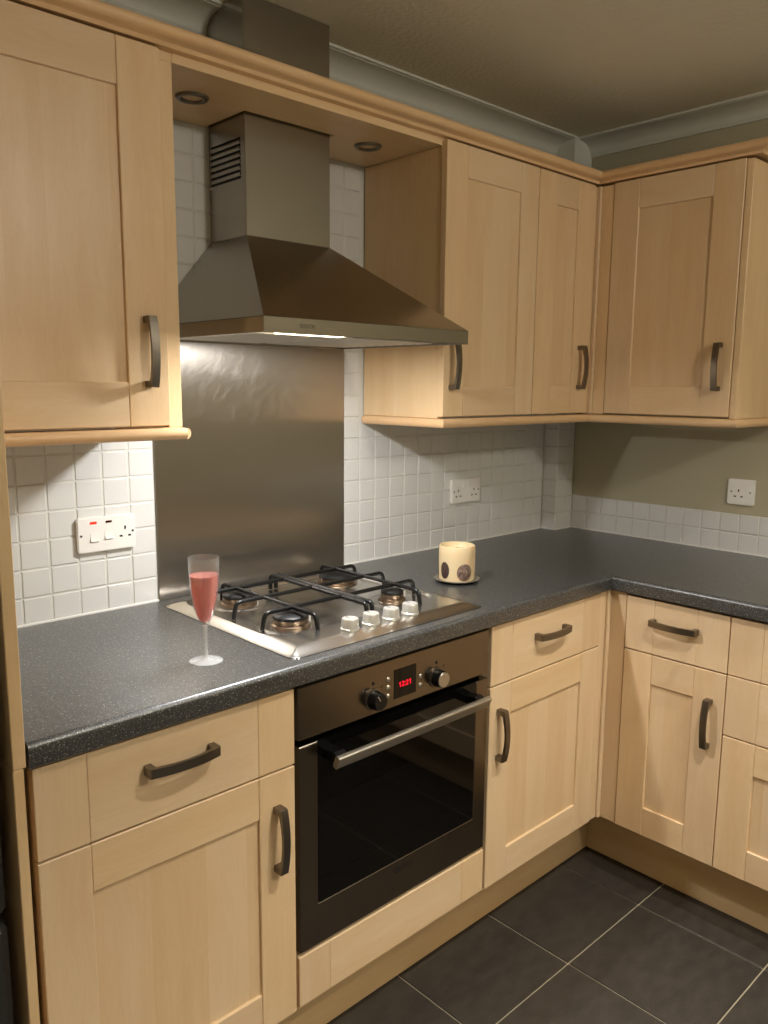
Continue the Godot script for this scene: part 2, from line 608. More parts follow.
func tile_mesh(w: float, h: float) -> ArrayMesh:
	# glazed tile: front face toward +z with a soft pillowed edge, lower-left corner at the origin
	var st := begin()
	var d := 0.0045; var c := 0.0026
	var a := [Vector3(0, 0, -0.002), Vector3(w, 0, -0.002), Vector3(w, h, -0.002), Vector3(0, h, -0.002)]
	var b := [Vector3(0, 0, d - c), Vector3(w, 0, d - c), Vector3(w, h, d - c), Vector3(0, h, d - c)]
	var f := [Vector3(c, c, d), Vector3(w - c, c, d), Vector3(w - c, h - c, d), Vector3(c, h - c, d)]
	var o := [Vector3(0, -1, 0), Vector3(1, 0, 0), Vector3(0, 1, 0), Vector3(-1, 0, 0)]
	for i in 4:
		var j := (i + 1) % 4
		var n: Vector3 = o[i]
		tri(st, a[i], a[j], b[j], n, n, n)
		tri(st, a[i], b[j], b[i], n, n, n)
		var nz := Vector3.BACK
		tri(st, b[i], b[j], f[j], n, n, nz)
		tri(st, b[i], f[j], f[i], n, nz, nz)
	tri(st, f[0], f[1], f[2], Vector3.BACK, Vector3.BACK, Vector3.BACK)
	tri(st, f[0], f[2], f[3], Vector3.BACK, Vector3.BACK, Vector3.BACK)
	return st.commit()

var tile_cache := {}

# lay tiles between the given joint lines; each tile a part of the wall
func lay_tiles(parent: Node3D, xs: Array, ys: Array, basis_: Basis, origin: Vector3, skip: Array[Rect2] = []) -> void:
	var g := 0.0026
	for i in range(xs.size() - 1):
		for j in range(ys.size() - 1):
			var w: float = xs[i + 1] - xs[i] - g
			var h: float = ys[j + 1] - ys[j] - g
			if w < 0.006 or h < 0.006:
				continue
			var hidden := false
			for r in skip:
				if r.has_point(Vector2((xs[i] + xs[i + 1]) * 0.5, (ys[j] + ys[j + 1]) * 0.5)):
					hidden = true
			if hidden:
				continue
			var key := "%d_%d" % [roundi(w * 2000), roundi(h * 2000)]
			if not tile_cache.has(key):
				tile_cache[key] = tile_mesh(w, h)
			var t := put("tile", tile_cache[key], M.tile, parent)
			var tilt := Basis(Vector3.UP, rng.randf_range(-0.006, 0.006)) * Basis(Vector3.RIGHT, rng.randf_range(-0.006, 0.006))
			t.transform = Transform3D(basis_ * tilt, origin + basis_ * Vector3(xs[i] + g * 0.5, ys[j] + g * 0.5, rng.randf_range(-0.0004, 0.0004)))

func lines(from: float, to: float, step: float) -> Array:
	var out := [from]
	while out[-1] + step * 1.02 < to:
		out.append(out[-1] + step)
	out.append(to)
	return out

func slab(lo: Vector3, hi: Vector3) -> SurfaceTool:
	var st := begin()
	box(st, lo, hi, 0.0)
	return st

# ---- the scene ------------------------------------------------------------------------------
func _ready() -> void:
	rng.seed = 7
	# camera
	var cam := Camera3D.new()
	cam.name = "camera"
	add_child(cam)
	cam.fov = 64.7803
	cam.near = 0.05
	cam.transform = Transform3D(Basis(Vector3(0.728138, 0.008268, 0.685380), Vector3(0.100938, 0.987732, -0.119150), Vector3(-0.677957, 0.155938, 0.718371)), Vector3(-0.0280, 1.4372, 1.7706))
	cam.current = true
	# environment
	var env := Environment.new()
	env.background_mode = Environment.BG_COLOR
	env.background_color = Color(0.0, 0.0, 0.0)
	env.tonemap_mode = Environment.TONE_MAPPER_LINEAR
	env.tonemap_exposure = 1.0
	env.sdfgi_enabled = true
	env.ssao_enabled = true
	env.ssil_enabled = true
	var we := WorldEnvironment.new()
	we.name = "environment"
	we.environment = env
	add_child(we)
	# lamp under the cooker hood
	var hood_light := AreaLight3D.new()
	hood_light.name = "hood_lamp_light"
	hood_light.area_size = Vector2(0.08, 0.04)
	hood_light.light_color = Color(0.995, 0.995, 1.0)
	hood_light.light_energy = 0.95
	hood_light.shadow_enabled = true
	hood_light.area_range = 8.0
	hood_light.position = Vector3(1.070, 1.5362, 0.418)
	hood_light.rotation.x = -PI / 2
	add_child(hood_light)
	# recessed ceiling spots out of frame
	for k in SPOTS.size():
		var sp := SpotLight3D.new()
		sp.name = "ceiling_spot_light_%d" % (k + 1)
		sp.light_color = Color(1.0, 0.98, 0.94)
		sp.light_energy = SPOTS[k].z
		sp.spot_angle = 50.0
		sp.spot_range = 12.0
		sp.spot_attenuation = 2.0
		sp.light_size = 0.035
		sp.shadow_enabled = true
		sp.position = Vector3(SPOTS[k].x, CEIL - 0.012, SPOTS[k].y)
		sp.rotation.x = -PI / 2
		add_child(sp)
	# globe ceiling lamp to the right of the camera
	var globe_light := OmniLight3D.new()
	globe_light.name = "ceiling_globe_light"
	globe_light.light_color = Color(1.0, 0.98, 0.94)
	globe_light.light_energy = 0.95
	globe_light.light_size = 0.08
	globe_light.omni_range = 12.0
	globe_light.omni_attenuation = 2.0
	globe_light.shadow_enabled = true
	globe_light.position = Vector3(1.25, 2.14, 2.55)
	add_child(globe_light)

	make_materials()
	make_handle_mesh()
	build_shell()
	build_base_units()
	build_wall_units()
	build_worktop()
	build_oven()
	build_hood()
	build_hob()
	build_small_things()

func build_shell() -> void:
	var x_l := -1.20; var z_f := 3.5
	var wb := structure("wall_back", slab(Vector3(x_l, 0, -0.12), Vector3(XR + 0.12, CEIL, -0.0055)), M.paint, "sage painted back wall with white square tiles behind the worktop")
	# grout bed behind the tiles
	var bed := slab(Vector3(0.30, 0.86, -0.0055), Vector3(2.4545, 2.05, -0.0021))
	obj("grout", bed, M.grout, wb)
	var ys := [WT + 0.001]
	var y := 0.9705
	while y < 2.03:
		ys.append(y)
		y += 0.0622
	ys.append(2.034)
	var left := []
	for k in range(9, -1, -1):
		left.append(0.8870 - 0.0637 * k)
	var skip_left: Array[Rect2] = [Rect2(0.0, WB, 0.76, 1.0)]
	lay_tiles(wb, left, ys, Basis.IDENTITY, Vector3(0, 0, -0.0045), skip_left)
	var upper := []
	for k in 4:
		upper.append(0.8870 + 0.0637 * k)
	for k in range(5, -1, -1):
		upper.append(1.4807 - 0.0615 * k)
	var skip_mid: Array[Rect2] = [Rect2(0.0, 0.0, 3.0, 1.60), Rect2(1.08, 0.0, 0.20, 3.0)]
	lay_tiles(wb, upper, ys, Basis.IDENTITY, Vector3(0, 0, -0.0045), skip_mid)
	var right := lines(1.4807, 2.4530, 0.0615)
	var skip_right: Array[Rect2] = [Rect2(1.57, WB - 0.01, 2.0, 1.0)]
	lay_tiles(wb, right, ys, Basis.IDENTITY, Vector3(0, 0, -0.0045), skip_right)
	# boxed-in pipe in the corner
	var bxs := structure("wall_corner", slab(Vector3(2.4585, 0, -0.005), Vector3(XR + 0.01, CEIL, 0.0585)), M.coving, "boxed corner of the back wall, white tiles below and pale paint above")
	obj("grout", slab(Vector3(2.4565, 0.86, -0.005), Vector3(XR - 0.0035, 1.36, 0.0608)), M.grout, bxs)
	obj("boxing_top", slab(Vector3(2.4560, 2.10, -0.006), Vector3(XR + 0.011, CEIL - 0.0002, 0.0790)), M.coving, bxs)
	var yb := []
	for v in ys:
		if v < 1.36: yb.append(v)
	lay_tiles(bxs, [2.4585 - 0.004, 2.5150, XR - 0.0045], yb, Basis.IDENTITY, Vector3(0, 0, 0.0585))
	lay_tiles(bxs, [0.001, 0.0625], yb, Basis(Vector3(0, 0, 1), Vector3(0, 1, 0), Vector3(-1, 0, 0)), Vector3(2.4585, 0, 0))
	# right wall with two rows of tiles
	var wr := structure("wall_right", slab(Vector3(XR, 0, -0.12), Vector3(XR + 0.12, CEIL, z_f + 0.12)), M.paint, "sage painted side wall with two rows of white tiles above the worktop")
	obj("grout", slab(Vector3(XR - 0.0030, 0.86, 0.05), Vector3(XR + 0.001, 1.0335, 1.95)), M.grout, wr)
	var zs := lines(0.0640, 1.95, 0.0630)
	lay_tiles(wr, zs, [WT + 0.001, 0.9735, 1.0360], Basis(Vector3(0, 0, 1), Vector3(0, 1, 0), Vector3(-1, 0, 0)), Vector3(XR - 0.0008, 0, 0))
	structure("wall_left", slab(Vector3(x_l - 0.12, 0, -0.12), Vector3(x_l, CEIL, z_f + 0.12)), M.cream)
	structure("wall_front", slab(Vector3(x_l - 0.12, 0, z_f), Vector3(XR + 0.12, CEIL, z_f + 0.12)), M.cream)
	structure("ceiling", slab(Vector3(x_l - 0.12, CEIL, -0.12), Vector3(XR + 0.12, CEIL + 0.12, z_f + 0.12)), M.ceiling, "cream textured ceiling")
	# floor with its tiles
	var fl := structure("floor", slab(Vector3(x_l - 0.12, -0.12, -0.12), Vector3(XR + 0.12, -0.0035, z_f + 0.12)), M.floor_grout, "charcoal square floor tiles with pale grout joints")
	var p := 0.3445
	var g := 0.0042
	var st := begin()
	box(st, Vector3(0, -0.012, 0), Vector3(p - g, 0.0, p - g), 0.0012)
	var ft := st.commit()
	var ix := -9
	while 1.92 + ix * p < XR - 0.02:
		var iz := -2
		while 0.762 + iz * p < z_f:
			var x := 1.92 + ix * p; var z := 0.762 + iz * p
			if x > x_l - 0.3:
				var t := put("tile", ft, M["floor_tile_%d" % (rng.randi() % 3)], fl, Vector3(x + g * 0.5, rng.randf_range(-0.0004, 0.0002), z + g * 0.5))
				t.rotation.x = rng.randf_range(-0.0006, 0.0006)
			iz += 1
		ix += 1
	# coving
	var prof := PackedVector2Array()
	prof.append(Vector2(-0.01, 0.01)); prof.append(Vector2(-0.01, -0.0525)); prof.append(Vector2(0.006, -0.0525)); prof.append(Vector2(0.008, -0.046))
	for k in 9:
		var t := float(k) / 8.0
		prof.append(Vector2(0.010 + 0.066 * (1.0 - cos(t * PI * 0.5)), -0.044 + 0.036 * sin(t * PI * 0.5)))
	prof.append(Vector2(0.0765, -0.0065)); prof.append(Vector2(0.085, -0.0065)); prof.append(Vector2(0.085, 0.01))
	var cst := begin()
	prism(cst, prof, Vector3(0, CEIL, -0.005), Vector3(0, 0, 1), Vector3.UP, Vector3.RIGHT, x_l, XR + 0.01, 0.85)
	structure("trim_1", cst, M.coving, "pale coving along the back wall and ceiling")
	cst = begin()
	prism(cst, prof, Vector3(XR, CEIL, 0), Vector3(-1, 0, 0), Vector3.UP, Vector3(0, 0, 1), -0.01, z_f, 0.85)
	structure("trim_2", cst, M.coving, "pale coving along the side wall and ceiling")
	# sealant line where the worktop meets the tiles
	cst = begin()
	box(cst, Vector3(0.365, WT - 0.004, -0.001), Vector3(0.8870, WT + 0.0045, 0.0045), 0.0012)
	box(cst, Vector3(1.4815, WT - 0.004, -0.001), Vector3(2.4560, WT + 0.0045, 0.0045), 0.0012)
	box(cst, Vector3(2.4505, WT - 0.004, 0.003), Vector3(2.4555, WT + 0.0045, 0.0670), 0.0012)
	box(cst, Vector3(2.4505, WT - 0.004, 0.0625), Vector3(XR - 0.004, WT + 0.0045, 0.0670), 0.0012)
	box(cst, Vector3(XR - 0.0085, WT - 0.004, 0.0650), Vector3(XR - 0.0045, WT + 0.0045, 1.95), 0.0012)
	structure("trim_3", cst, M.caulk, "white sealant line between worktop and tiles")
	# recessed ceiling spots (out of frame)
	var ls: SurfaceTool
	for k in SPOTS.size():
		var sl := thing("ceiling_spot", ["lit recessed ceiling spot out of frame in front of the oven", "lit recessed ceiling spot out of frame beside the right-hand cabinets", "lit recessed ceiling spot above the viewer"][k], "lamp", Vector3(SPOTS[k].x, CEIL, SPOTS[k].y), 0.0, "recessed ceiling spots")
		ls = begin()
		lathe(ls, [Vector2(0.026, 0.0), Vector2(0.027, -0.003), Vector2(0.036, -0.005), Vector2(0.041, -0.002), Vector2(0.042, 0.0)], Vector3.ZERO, 28)
		obj("bezel", ls, M.bright_steel, sl)
		ls = begin()
		lathe(ls, [Vector2(0.027, -0.0015), Vector2(0.015, -0.002), Vector2(0.0, -0.002)], Vector3.ZERO, 24, true)
		obj("lens", ls, M.dome_on, sl)
	# globe lamp close under the ceiling (right of the camera)
	var lamp := thing("ceiling_globe_lamp", "opal globe lamp close under the ceiling beside the viewer", "lamp", Vector3(1.25, CEIL, 2.55))
	ls = begin()
	lathe(ls, [Vector2(0.0, 0.0), Vector2(0.060, 0.0), Vector2(0.058, -0.018), Vector2(0.030, -0.026), Vector2(0.028, -0.062), Vector2(0.0, -0.064)], Vector3.ZERO, 28, true)
	obj("ceiling_mount", ls, M.white_plastic, lamp)
	ls = begin()
	var gp := []
	for k in 17:
		var t := PI * k / 16.0
		gp.append(Vector2(0.092 * sin(t), -0.145 + 0.092 * cos(t)))
	lathe(ls, gp, Vector3.ZERO, 32, true)
	obj("globe", ls, M.dome_on, lamp)

func build_base_units() -> void:
	var turn := -PI / 2
	# left unit: drawer over door
	var u := thing("base_cabinet", "maple base cabinet with one drawer and door, between oven and tall end panel", "cabinet")
	base_body(u, 0.3700, 0.8560)
	drawer(u, 0.3685, 0.8570, DY + 0.0015, DT, BD - TH)
	door(u, 0.3685, 0.8570, DB, DY - 0.0025, BD - TH, 0.8130, 0.573)
	# oven housing with its filler
	u = thing("oven_housing", "maple housing below the oven with a low plain panel", "cabinet")
	wood("body", u, Vector3(0.8600, 0.165, 0.012), Vector3(1.4480, 0.285, BD - TH - 0.003), 0, 0.0008, "maple_end")
	wood("side_panel", u, Vector3(0.8600, 0.2855, 0.012), Vector3(0.8630, 0.869, BD - TH - 0.03), 1, 0.0004, "maple_end")
	wood("side_panel", u, Vector3(1.4440, 0.2855, 0.012), Vector3(1.4475, 0.869, BD - TH - 0.03), 1, 0.0004, "maple_end")
	drawer(u, 0.8640, 1.4420, DB + 0.003, 0.2865, BD - TH, false, 0.081, "filler_panel")
	legs(u, 0.86, 1.448)
	# right unit on the back run
	u = thing("base_cabinet", "maple base cabinet with drawer and door, between oven and inner corner", "cabinet")
	base_body(u, 1.4505, 1.9320)
	drawer(u, 1.4510, 1.9300, DY + 0.0015, DT, BD - TH)
	door(u, 1.4510, 1.9300, DB, DY - 0.0025, BD - TH, 1.4850, 0.580)
	# corner post
	var post := thing("corner_post", "L-shaped maple corner post between the two runs of base cabinets", "post")
	var rd := XR - BD
	wood("post_face", post, Vector3(1.9340, DB, BD - TH - 0.006), Vector3(rd - 0.0005, 0.8685, BD - 0.003), 1, 0.001)
	wood("post_face", post, Vector3(rd + 0.0035, DB, BD - 0.0025), Vector3(rd + TH, 0.8685, 0.6400), 1, 0.001)
	wood("bead", post, Vector3(rd - 0.012, DB, BD - 0.0028), Vector3(rd + 0.0032, 0.8685, BD + 0.006), 1, 0.002)
	# right run (local x runs along the wall)
	var at := Vector3(XR, 0, 0)
	u = thing("base_cabinet", "narrow maple base cabinet with drawer and door, beside the inner corner on the right", "cabinet", at, turn)
	base_body(u, 0.6420, 0.9335)
	drawer(u, 0.6430, 0.9335, DY + 0.0015, DT, BD - TH, true, 0.084)
	door(u, 0.6430, 0.9335, DB, DY - 0.0025, BD - TH, 0.8960, 0.566, 0.084)
	u = thing("drawer_cabinet", "maple cabinet of drawers cut off by the right edge of the picture", "cabinet", at, turn)
	base_body(u, 0.9365, 1.4325)
	drawer(u, 0.9365, 1.4330, DY + 0.0015, DT, BD - TH)
	drawer(u, 0.9365, 1.4330, 0.5475, DY - 0.0015, BD - TH)
	door(u, 0.9365, 1.4330, DB, 0.5440, BD - TH, -1.0, 0.0, 0.083)
	u = thing("base_cabinet", "maple base cabinet out of frame at the end of the right run", "cabinet", at, turn)
	base_body(u, 1.4365, 1.9325)
	drawer(u, 1.4365, 1.9330, DY + 0.0015, DT, BD - TH)
	door(u, 1.4365, 1.9330, DB, DY - 0.0025, BD - TH, 1.4700, 0.573)
	# plinths
	var pl := wood("plinth", self, Vector3(0.372, 0.0, 0.4832), Vector3(XR - 0.4845, 0.162, 0.5012), 0, 0.001, "maple_plinth")
	tag(pl, "maple plinth board below the oven run", "plinth")
	pl = wood("plinth", self, Vector3(XR - 0.5012, 0.0, 0.5020), Vector3(XR - 0.4832, 0.162, 1.93), 2, 0.001, "maple_plinth")
	tag(pl, "maple plinth board below the right-hand cabinets", "plinth")
	# tall end panel, with an added dark appliance that shades its far face
	var ep := thing("tall_end_panel", "tall maple end panel at the left edge beside the worktop", "panel")
	wood("upper_panel", ep, Vector3(0.3370, 0.876, 0.004), Vector3(0.3560, 2.09, 0.6020), 1, 0.0012, "maple_end")
	wood("lower_panel", ep, Vector3(0.3365, 0.0, 0.004), Vector3(0.3520, 0.8755, 0.6020), 1, 0.0012, "maple_end")
	wood("packing_strip", ep, Vector3(0.3521, 0.0, 0.004), Vector3(0.3600, 0.8690, 0.5700), 1, 0.0008, "maple_end")
	var fr := thing("added_fridge", "tall graphite appliance added to shade the end panel at the left edge", "added_fridge")
	var st := begin()
	box(st, Vector3(-0.26, 0.02, 0.03), Vector3(0.318, 1.75, 0.545), 0.004)
	obj("body", st, M.appliance, fr)
	st = begin()
	box(st, Vector3(-0.26, 0.65, 0.548), Vector3(0.318, 1.75, 0.600), 0.012)
	obj("door", st, M.appliance, fr)
	st = begin()
	box(st, Vector3(-0.26, 0.02, 0.548), Vector3(0.318, 0.642, 0.600), 0.012)
	obj("freezer_door", st, M.appliance, fr)
	for fx in [-0.24, 0.27]:
		st = begin()
		lathe(st, [Vector2(0, 0), Vector2(0.02, 0), Vector2(0.02, 0.022), Vector2(0, 0.022)], Vector3(fx, 0, 0.45), 12)
		obj("foot", st, M.black, fr)
		st = begin()
		lathe(st, [Vector2(0, 0), Vector2(0.02, 0), Vector2(0.02, 0.022), Vector2(0, 0.022)], Vector3(fx, 0, 0.08), 12)
		obj("foot", st, M.black, fr)

func bullnose(h: float, d: float, back: float) -> PackedVector2Array:
	# (out, up): flat back, rounded nose
	var p := PackedVector2Array()
	p.append(Vector2(back, 0.0))
	var r := h * 0.5
	for k in 9:
		var t := -PI * 0.5 + PI * k / 8.0
		p.append(Vector2(d - r * 0.8 + cos(t) * r * 0.8, r + sin(t) * r))
	p.append(Vector2(back, h))
	return p

# moulding length with optional mitres: outline (out, up) swept from a to b; mitre shifts each end by m * out
func moulding(st: SurfaceTool, prof: PackedVector2Array, a: Vector3, b: Vector3, out: Vector3, ma: float, mb: float, off: Vector2) -> void:
	var n := prof.size()
	var dir := (b - a).normalized()
	var ga := dir.abs().max_axis_index()
	for i in n:
		var j := (i + 1) % n
		var pi_ := prof[i]; var pj := prof[j]
		var e := (pj - pi_).normalized()
		var nn := Vector2(e.y, -e.x)
		var pe := (pi_ - prof[(i + n - 1) % n]).normalized()
		var ne := (prof[(j + 1) % n] - pj).normalized()
		var n0 := (nn + Vector2(pe.y, -pe.x)).normalized() if pe.dot(e) > 0.8 else nn
		var n1 := (nn + Vector2(ne.y, -ne.x)).normalized() if ne.dot(e) > 0.8 else nn
		var w0 := out * n0.x + Vector3.UP * n0.y; var w1 := out * n1.x + Vector3.UP * n1.y
		var f := out * nn.x + Vector3.UP * nn.y
		var q0 := out * pi_.x + Vector3.UP * pi_.y; var q1 := out * pj.x + Vector3.UP * pj.y
		var a0 := a + q0 + dir * (ma * pi_.x); var a1 := a + q1 + dir * (ma * pj.x)
		var b0 := b + q0 + dir * (mb * pi_.x); var b1 := b + q1 + dir * (mb * pj.x)
		tri(st, a0, a1, b1, w0, w1, w1, face_uv(a0, f, ga, off), face_uv(a1, f, ga, off), face_uv(b1, f, ga, off))
		tri(st, a0, b1, b0, w0, w1, w0, face_uv(a0, f, ga, off), face_uv(b1, f, ga, off), face_uv(b0, f, ga, off))
	var idx := Geometry2D.triangulate_polygon(prof)
	for t in range(0, idx.size(), 3):
		var pa := []; var pb := []
		for k in 3:
			var o := prof[idx[t + k]]
			var q := out * o.x + Vector3.UP * o.y
			pa.append(a + q + dir * (ma * o.x)); pb.append(b + q + dir * (mb * o.x))
		tri(st, pa[0], pa[1], pa[2], -dir, -dir, -dir)
		tri(st, pb[0], pb[1], pb[2], dir, dir, dir)

func rail_len(called: String, parent: Node, prof: PackedVector2Array, a: Vector3, b: Vector3, out: Vector3, ma := 0.0, mb := 0.0) -> void:
	var st := begin()
	moulding(st, prof, a, b, out, ma, mb, rand_off())
	obj(called, st, M.maple_trim, parent)

func build_wall_units() -> void:
	var zc := WD - TH            # carcass front
	var turn := -PI / 2
	var at := Vector3(XR, 0, 0)
	# left of the hood
	var u := thing("wall_cabinet", "large maple wall cabinet with one door, at the left of the hood", "cabinet")
	wood("body", u, Vector3(0.3720, WB, 0.002), Vector3(0.7700, 2.030, zc - 0.030), 1, 0.0008, "maple_end")
	wood("side_panel", u, Vector3(0.7706, WB - 0.001, 0.002), Vector3(0.8000, 2.0348, zc + 0.0005), 1, 0.001, "maple_end")
	door(u, 0.3640, 0.7637, WB + 0.004, WTOP + 0.0018, zc, 0.7210, 1.4950, 0.084)
	# bridging board over the hood
	var br := thing("bridging_panel", "maple board bridging the two wall cabinets above the hood", "panel")
	var bo := PackedVector2Array([Vector2(0.7706, 0.002), Vector2(1.0500, 0.002), Vector2(1.0500, 0.166), Vector2(1.3085, 0.166), Vector2(1.3085, 0.002), Vector2(1.5750, 0.002), Vector2(1.5750, zc - 0.0005), Vector2(0.7706, zc - 0.0005)])
	var bs := begin()
	prism(bs, bo, Vector3.ZERO, Vector3.RIGHT, Vector3.BACK, Vector3.UP, 2.0352, 2.0535, 0.9, 0, rand_off())
	obj("board", bs, M.maple_end, br)
	wood("front_edge", br, Vector3(0.8003, 2.0350, zc - 0.0003), Vector3(1.5745, 2.0535, zc + 0.0012), 0, 0.0005, "maple_end")
	# right of the hood
	u = thing("wall_cabinet", "maple wall cabinet with one door, directly right of the hood", "cabinet")
	wood("body", u, Vector3(1.5750, WB, 0.002), Vector3(1.9430, 2.0345, zc - 0.030), 1, 0.0008, "maple_end")
	wood("side_panel", u, Vector3(1.5560, WB - 0.001, 0.002), Vector3(1.5745, 2.0348, zc - 0.001), 1, 0.0012, "maple_end")
	door(u, 1.5535, 1.9415, WB + 0.004, WTOP + 0.0018, zc, 1.5830, 1.4920, 0.080)
	u = thing("corner_wall_cabinet", "narrow maple wall cabinet door beside the inner corner, handle at its right", "cabinet")
	wood("body", u, Vector3(1.9450, WB, 0.002), Vector3(XR - zc + 0.0, 2.030, zc - 0.030), 1, 0.0008, "maple_end")
	door(u, 1.9450, 2.2290, WB + 0.004, WTOP + 0.0018, zc, 2.1760, 1.4950, 0.086)
	var post := thing("wall_corner_post", "slim maple corner post between the upper cabinets", "post")
	wood("post_face", post, Vector3(2.2310, WB + 0.001, zc + 0.001), Vector3(2.2450, WTOP - 0.001, WD - 0.002), 1, 0.001)
	wood("bead", post, Vector3(2.2395, WB + 0.001, WD - 0.0018), Vector3(2.2510, WTOP - 0.001, 0.3290), 1, 0.002)
	wood("post_face", post, Vector3(2.2480, WB + 0.001, 0.3292), Vector3(2.2650, WTOP - 0.001, 0.3690), 1, 0.001)
	u = thing("wall_cabinet", "maple wall cabinet on the right wall with one door and open-side end panel", "cabinet", at, turn)
	wood("body", u, Vector3(0.3720, WB, 0.006), Vector3(0.7700, 2.030, zc - 0.030), 1, 0.0008, "maple_end")
	wood("end_panel", u, Vector3(0.7705, WB - 0.001, 0.006), Vector3(0.7895, 2.0450, WD - 0.0035), 1, 0.0012, "maple_end")
	door(u, 0.3710, 0.7685, WB + 0.004, WTOP + 0.0018, zc, 0.7320, 1.4940, 0.085)
	# light rails below
	var prof := bullnose(0.0245, 0.030, 0.006)
	var lr := thing("light_rail", "rounded maple rail along the bottom of the left wall cabinet", "moulding")
	rail_len("rail_length", lr, bullnose(0.0225, 0.040, -0.02), Vector3(0.3645, WB - 0.0235, zc), Vector3(0.7900, WB - 0.0235, zc), Vector3(0, 0, 1))
	var cap := begin()
	var cp := PackedVector2Array()
	for k in 9:
		var t := -PI * 0.5 + PI * k / 8.0
		cp.append(Vector2(0.010 * cos(t), 0.01125 + 0.01125 * sin(t)))
	prism(cap, cp, Vector3(0.7900, WB - 0.0235, 0), Vector3(1, 0, 0), Vector3.UP, Vector3(0, 0, 1), 0.01, zc + 0.034, 0.8)
	obj("rail_end", cap, M.maple_trim, lr)
	lr = thing("light_rail", "rounded maple rail turning below the wall cabinets in the corner", "moulding")
	var yb := WB - 0.0260
	rail_len("rail_length", lr, prof, Vector3(1.5760, yb, 0.004), Vector3(1.5760, yb, zc), Vector3(-1, 0, 0), 0.0, 1.0)
	rail_len("rail_length", lr, prof, Vector3(1.5760, yb, zc), Vector3(XR - zc, yb, zc), Vector3(0, 0, 1), -1.0, -1.0)
	rail_len("rail_length", lr, prof, Vector3(XR - zc, yb, zc), Vector3(XR - zc, yb, 0.7700), Vector3(-1, 0, 0), 1.0, 1.0)
	rail_len("rail_length", lr, prof, Vector3(XR - zc, yb, 0.7700), Vector3(XR - 0.006, yb, 0.7700), Vector3(0, 0, 1), -1.0, 0.0)
	# cornice above
	var cor := thing("cornice", "rounded maple cornice running above all the wall cabinets", "moulding")
	var cpf := PackedVector2Array()
	cpf.append(Vector2(-0.06, 0.0)); cpf.append(Vector2(0.020, 0.0)); cpf.append(Vector2(0.0235, 0.0065)); cpf.append(Vector2(0.030, 0.0095))
	for k in 7:
		var t := -PI * 0.42 + PI * 0.92 * k / 6.0
		cpf.append(Vector2(0.034 + 0.013 * cos(t), 0.0215 + 0.0115 * sin(t)))
	cpf.append(Vector2(-0.06, 0.0335))
	var yc := 2.0525
	rail_len("cornice_length", cor, cpf, Vector3(0.3645, yc, zc), Vector3(XR - zc, yc, zc), Vector3(0, 0, 1), 0.0, -1.0)
	rail_len("cornice_length", cor, cpf, Vector3(XR - zc, yc, zc), Vector3(XR - zc, yc, 0.7895), Vector3(-1, 0, 0), 1.0, 1.0)
	rail_len("cornice_length", cor, cpf, Vector3(XR - zc, yc, 0.7895), Vector3(XR - 0.006, yc, 0.7895), Vector3(0, 0, 1), -1.0, 0.0)
	# downlights in the bridging board
	for k in 2:
		var d := thing("downlight", ["round chrome downlight, switched off, in the board left of the chimney", "round chrome downlight, switched off, in the board right of the chimney"][k], "downlight", Vector3([0.923, 1.425][k], 2.0352, 0.160), 0.0, "downlights above the hood")
		var st := begin()
		lathe(st, [Vector2(0.023, 0.010), Vector2(0.0225, -0.002), Vector2(0.026, -0.006), Vector2(0.032, -0.0055), Vector2(0.0355, -0.001), Vector2(0.0355, 0.0)], Vector3.ZERO, 32)
		obj("bezel", st, M.pewter, d)
		st = begin()
		lathe(st, [Vector2(0.023, 0.0), Vector2(0.012, 0.004), Vector2(0.0, 0.005)], Vector3.ZERO, 24, true)
		obj("lamp_glass", st, M.lamp_off, d)

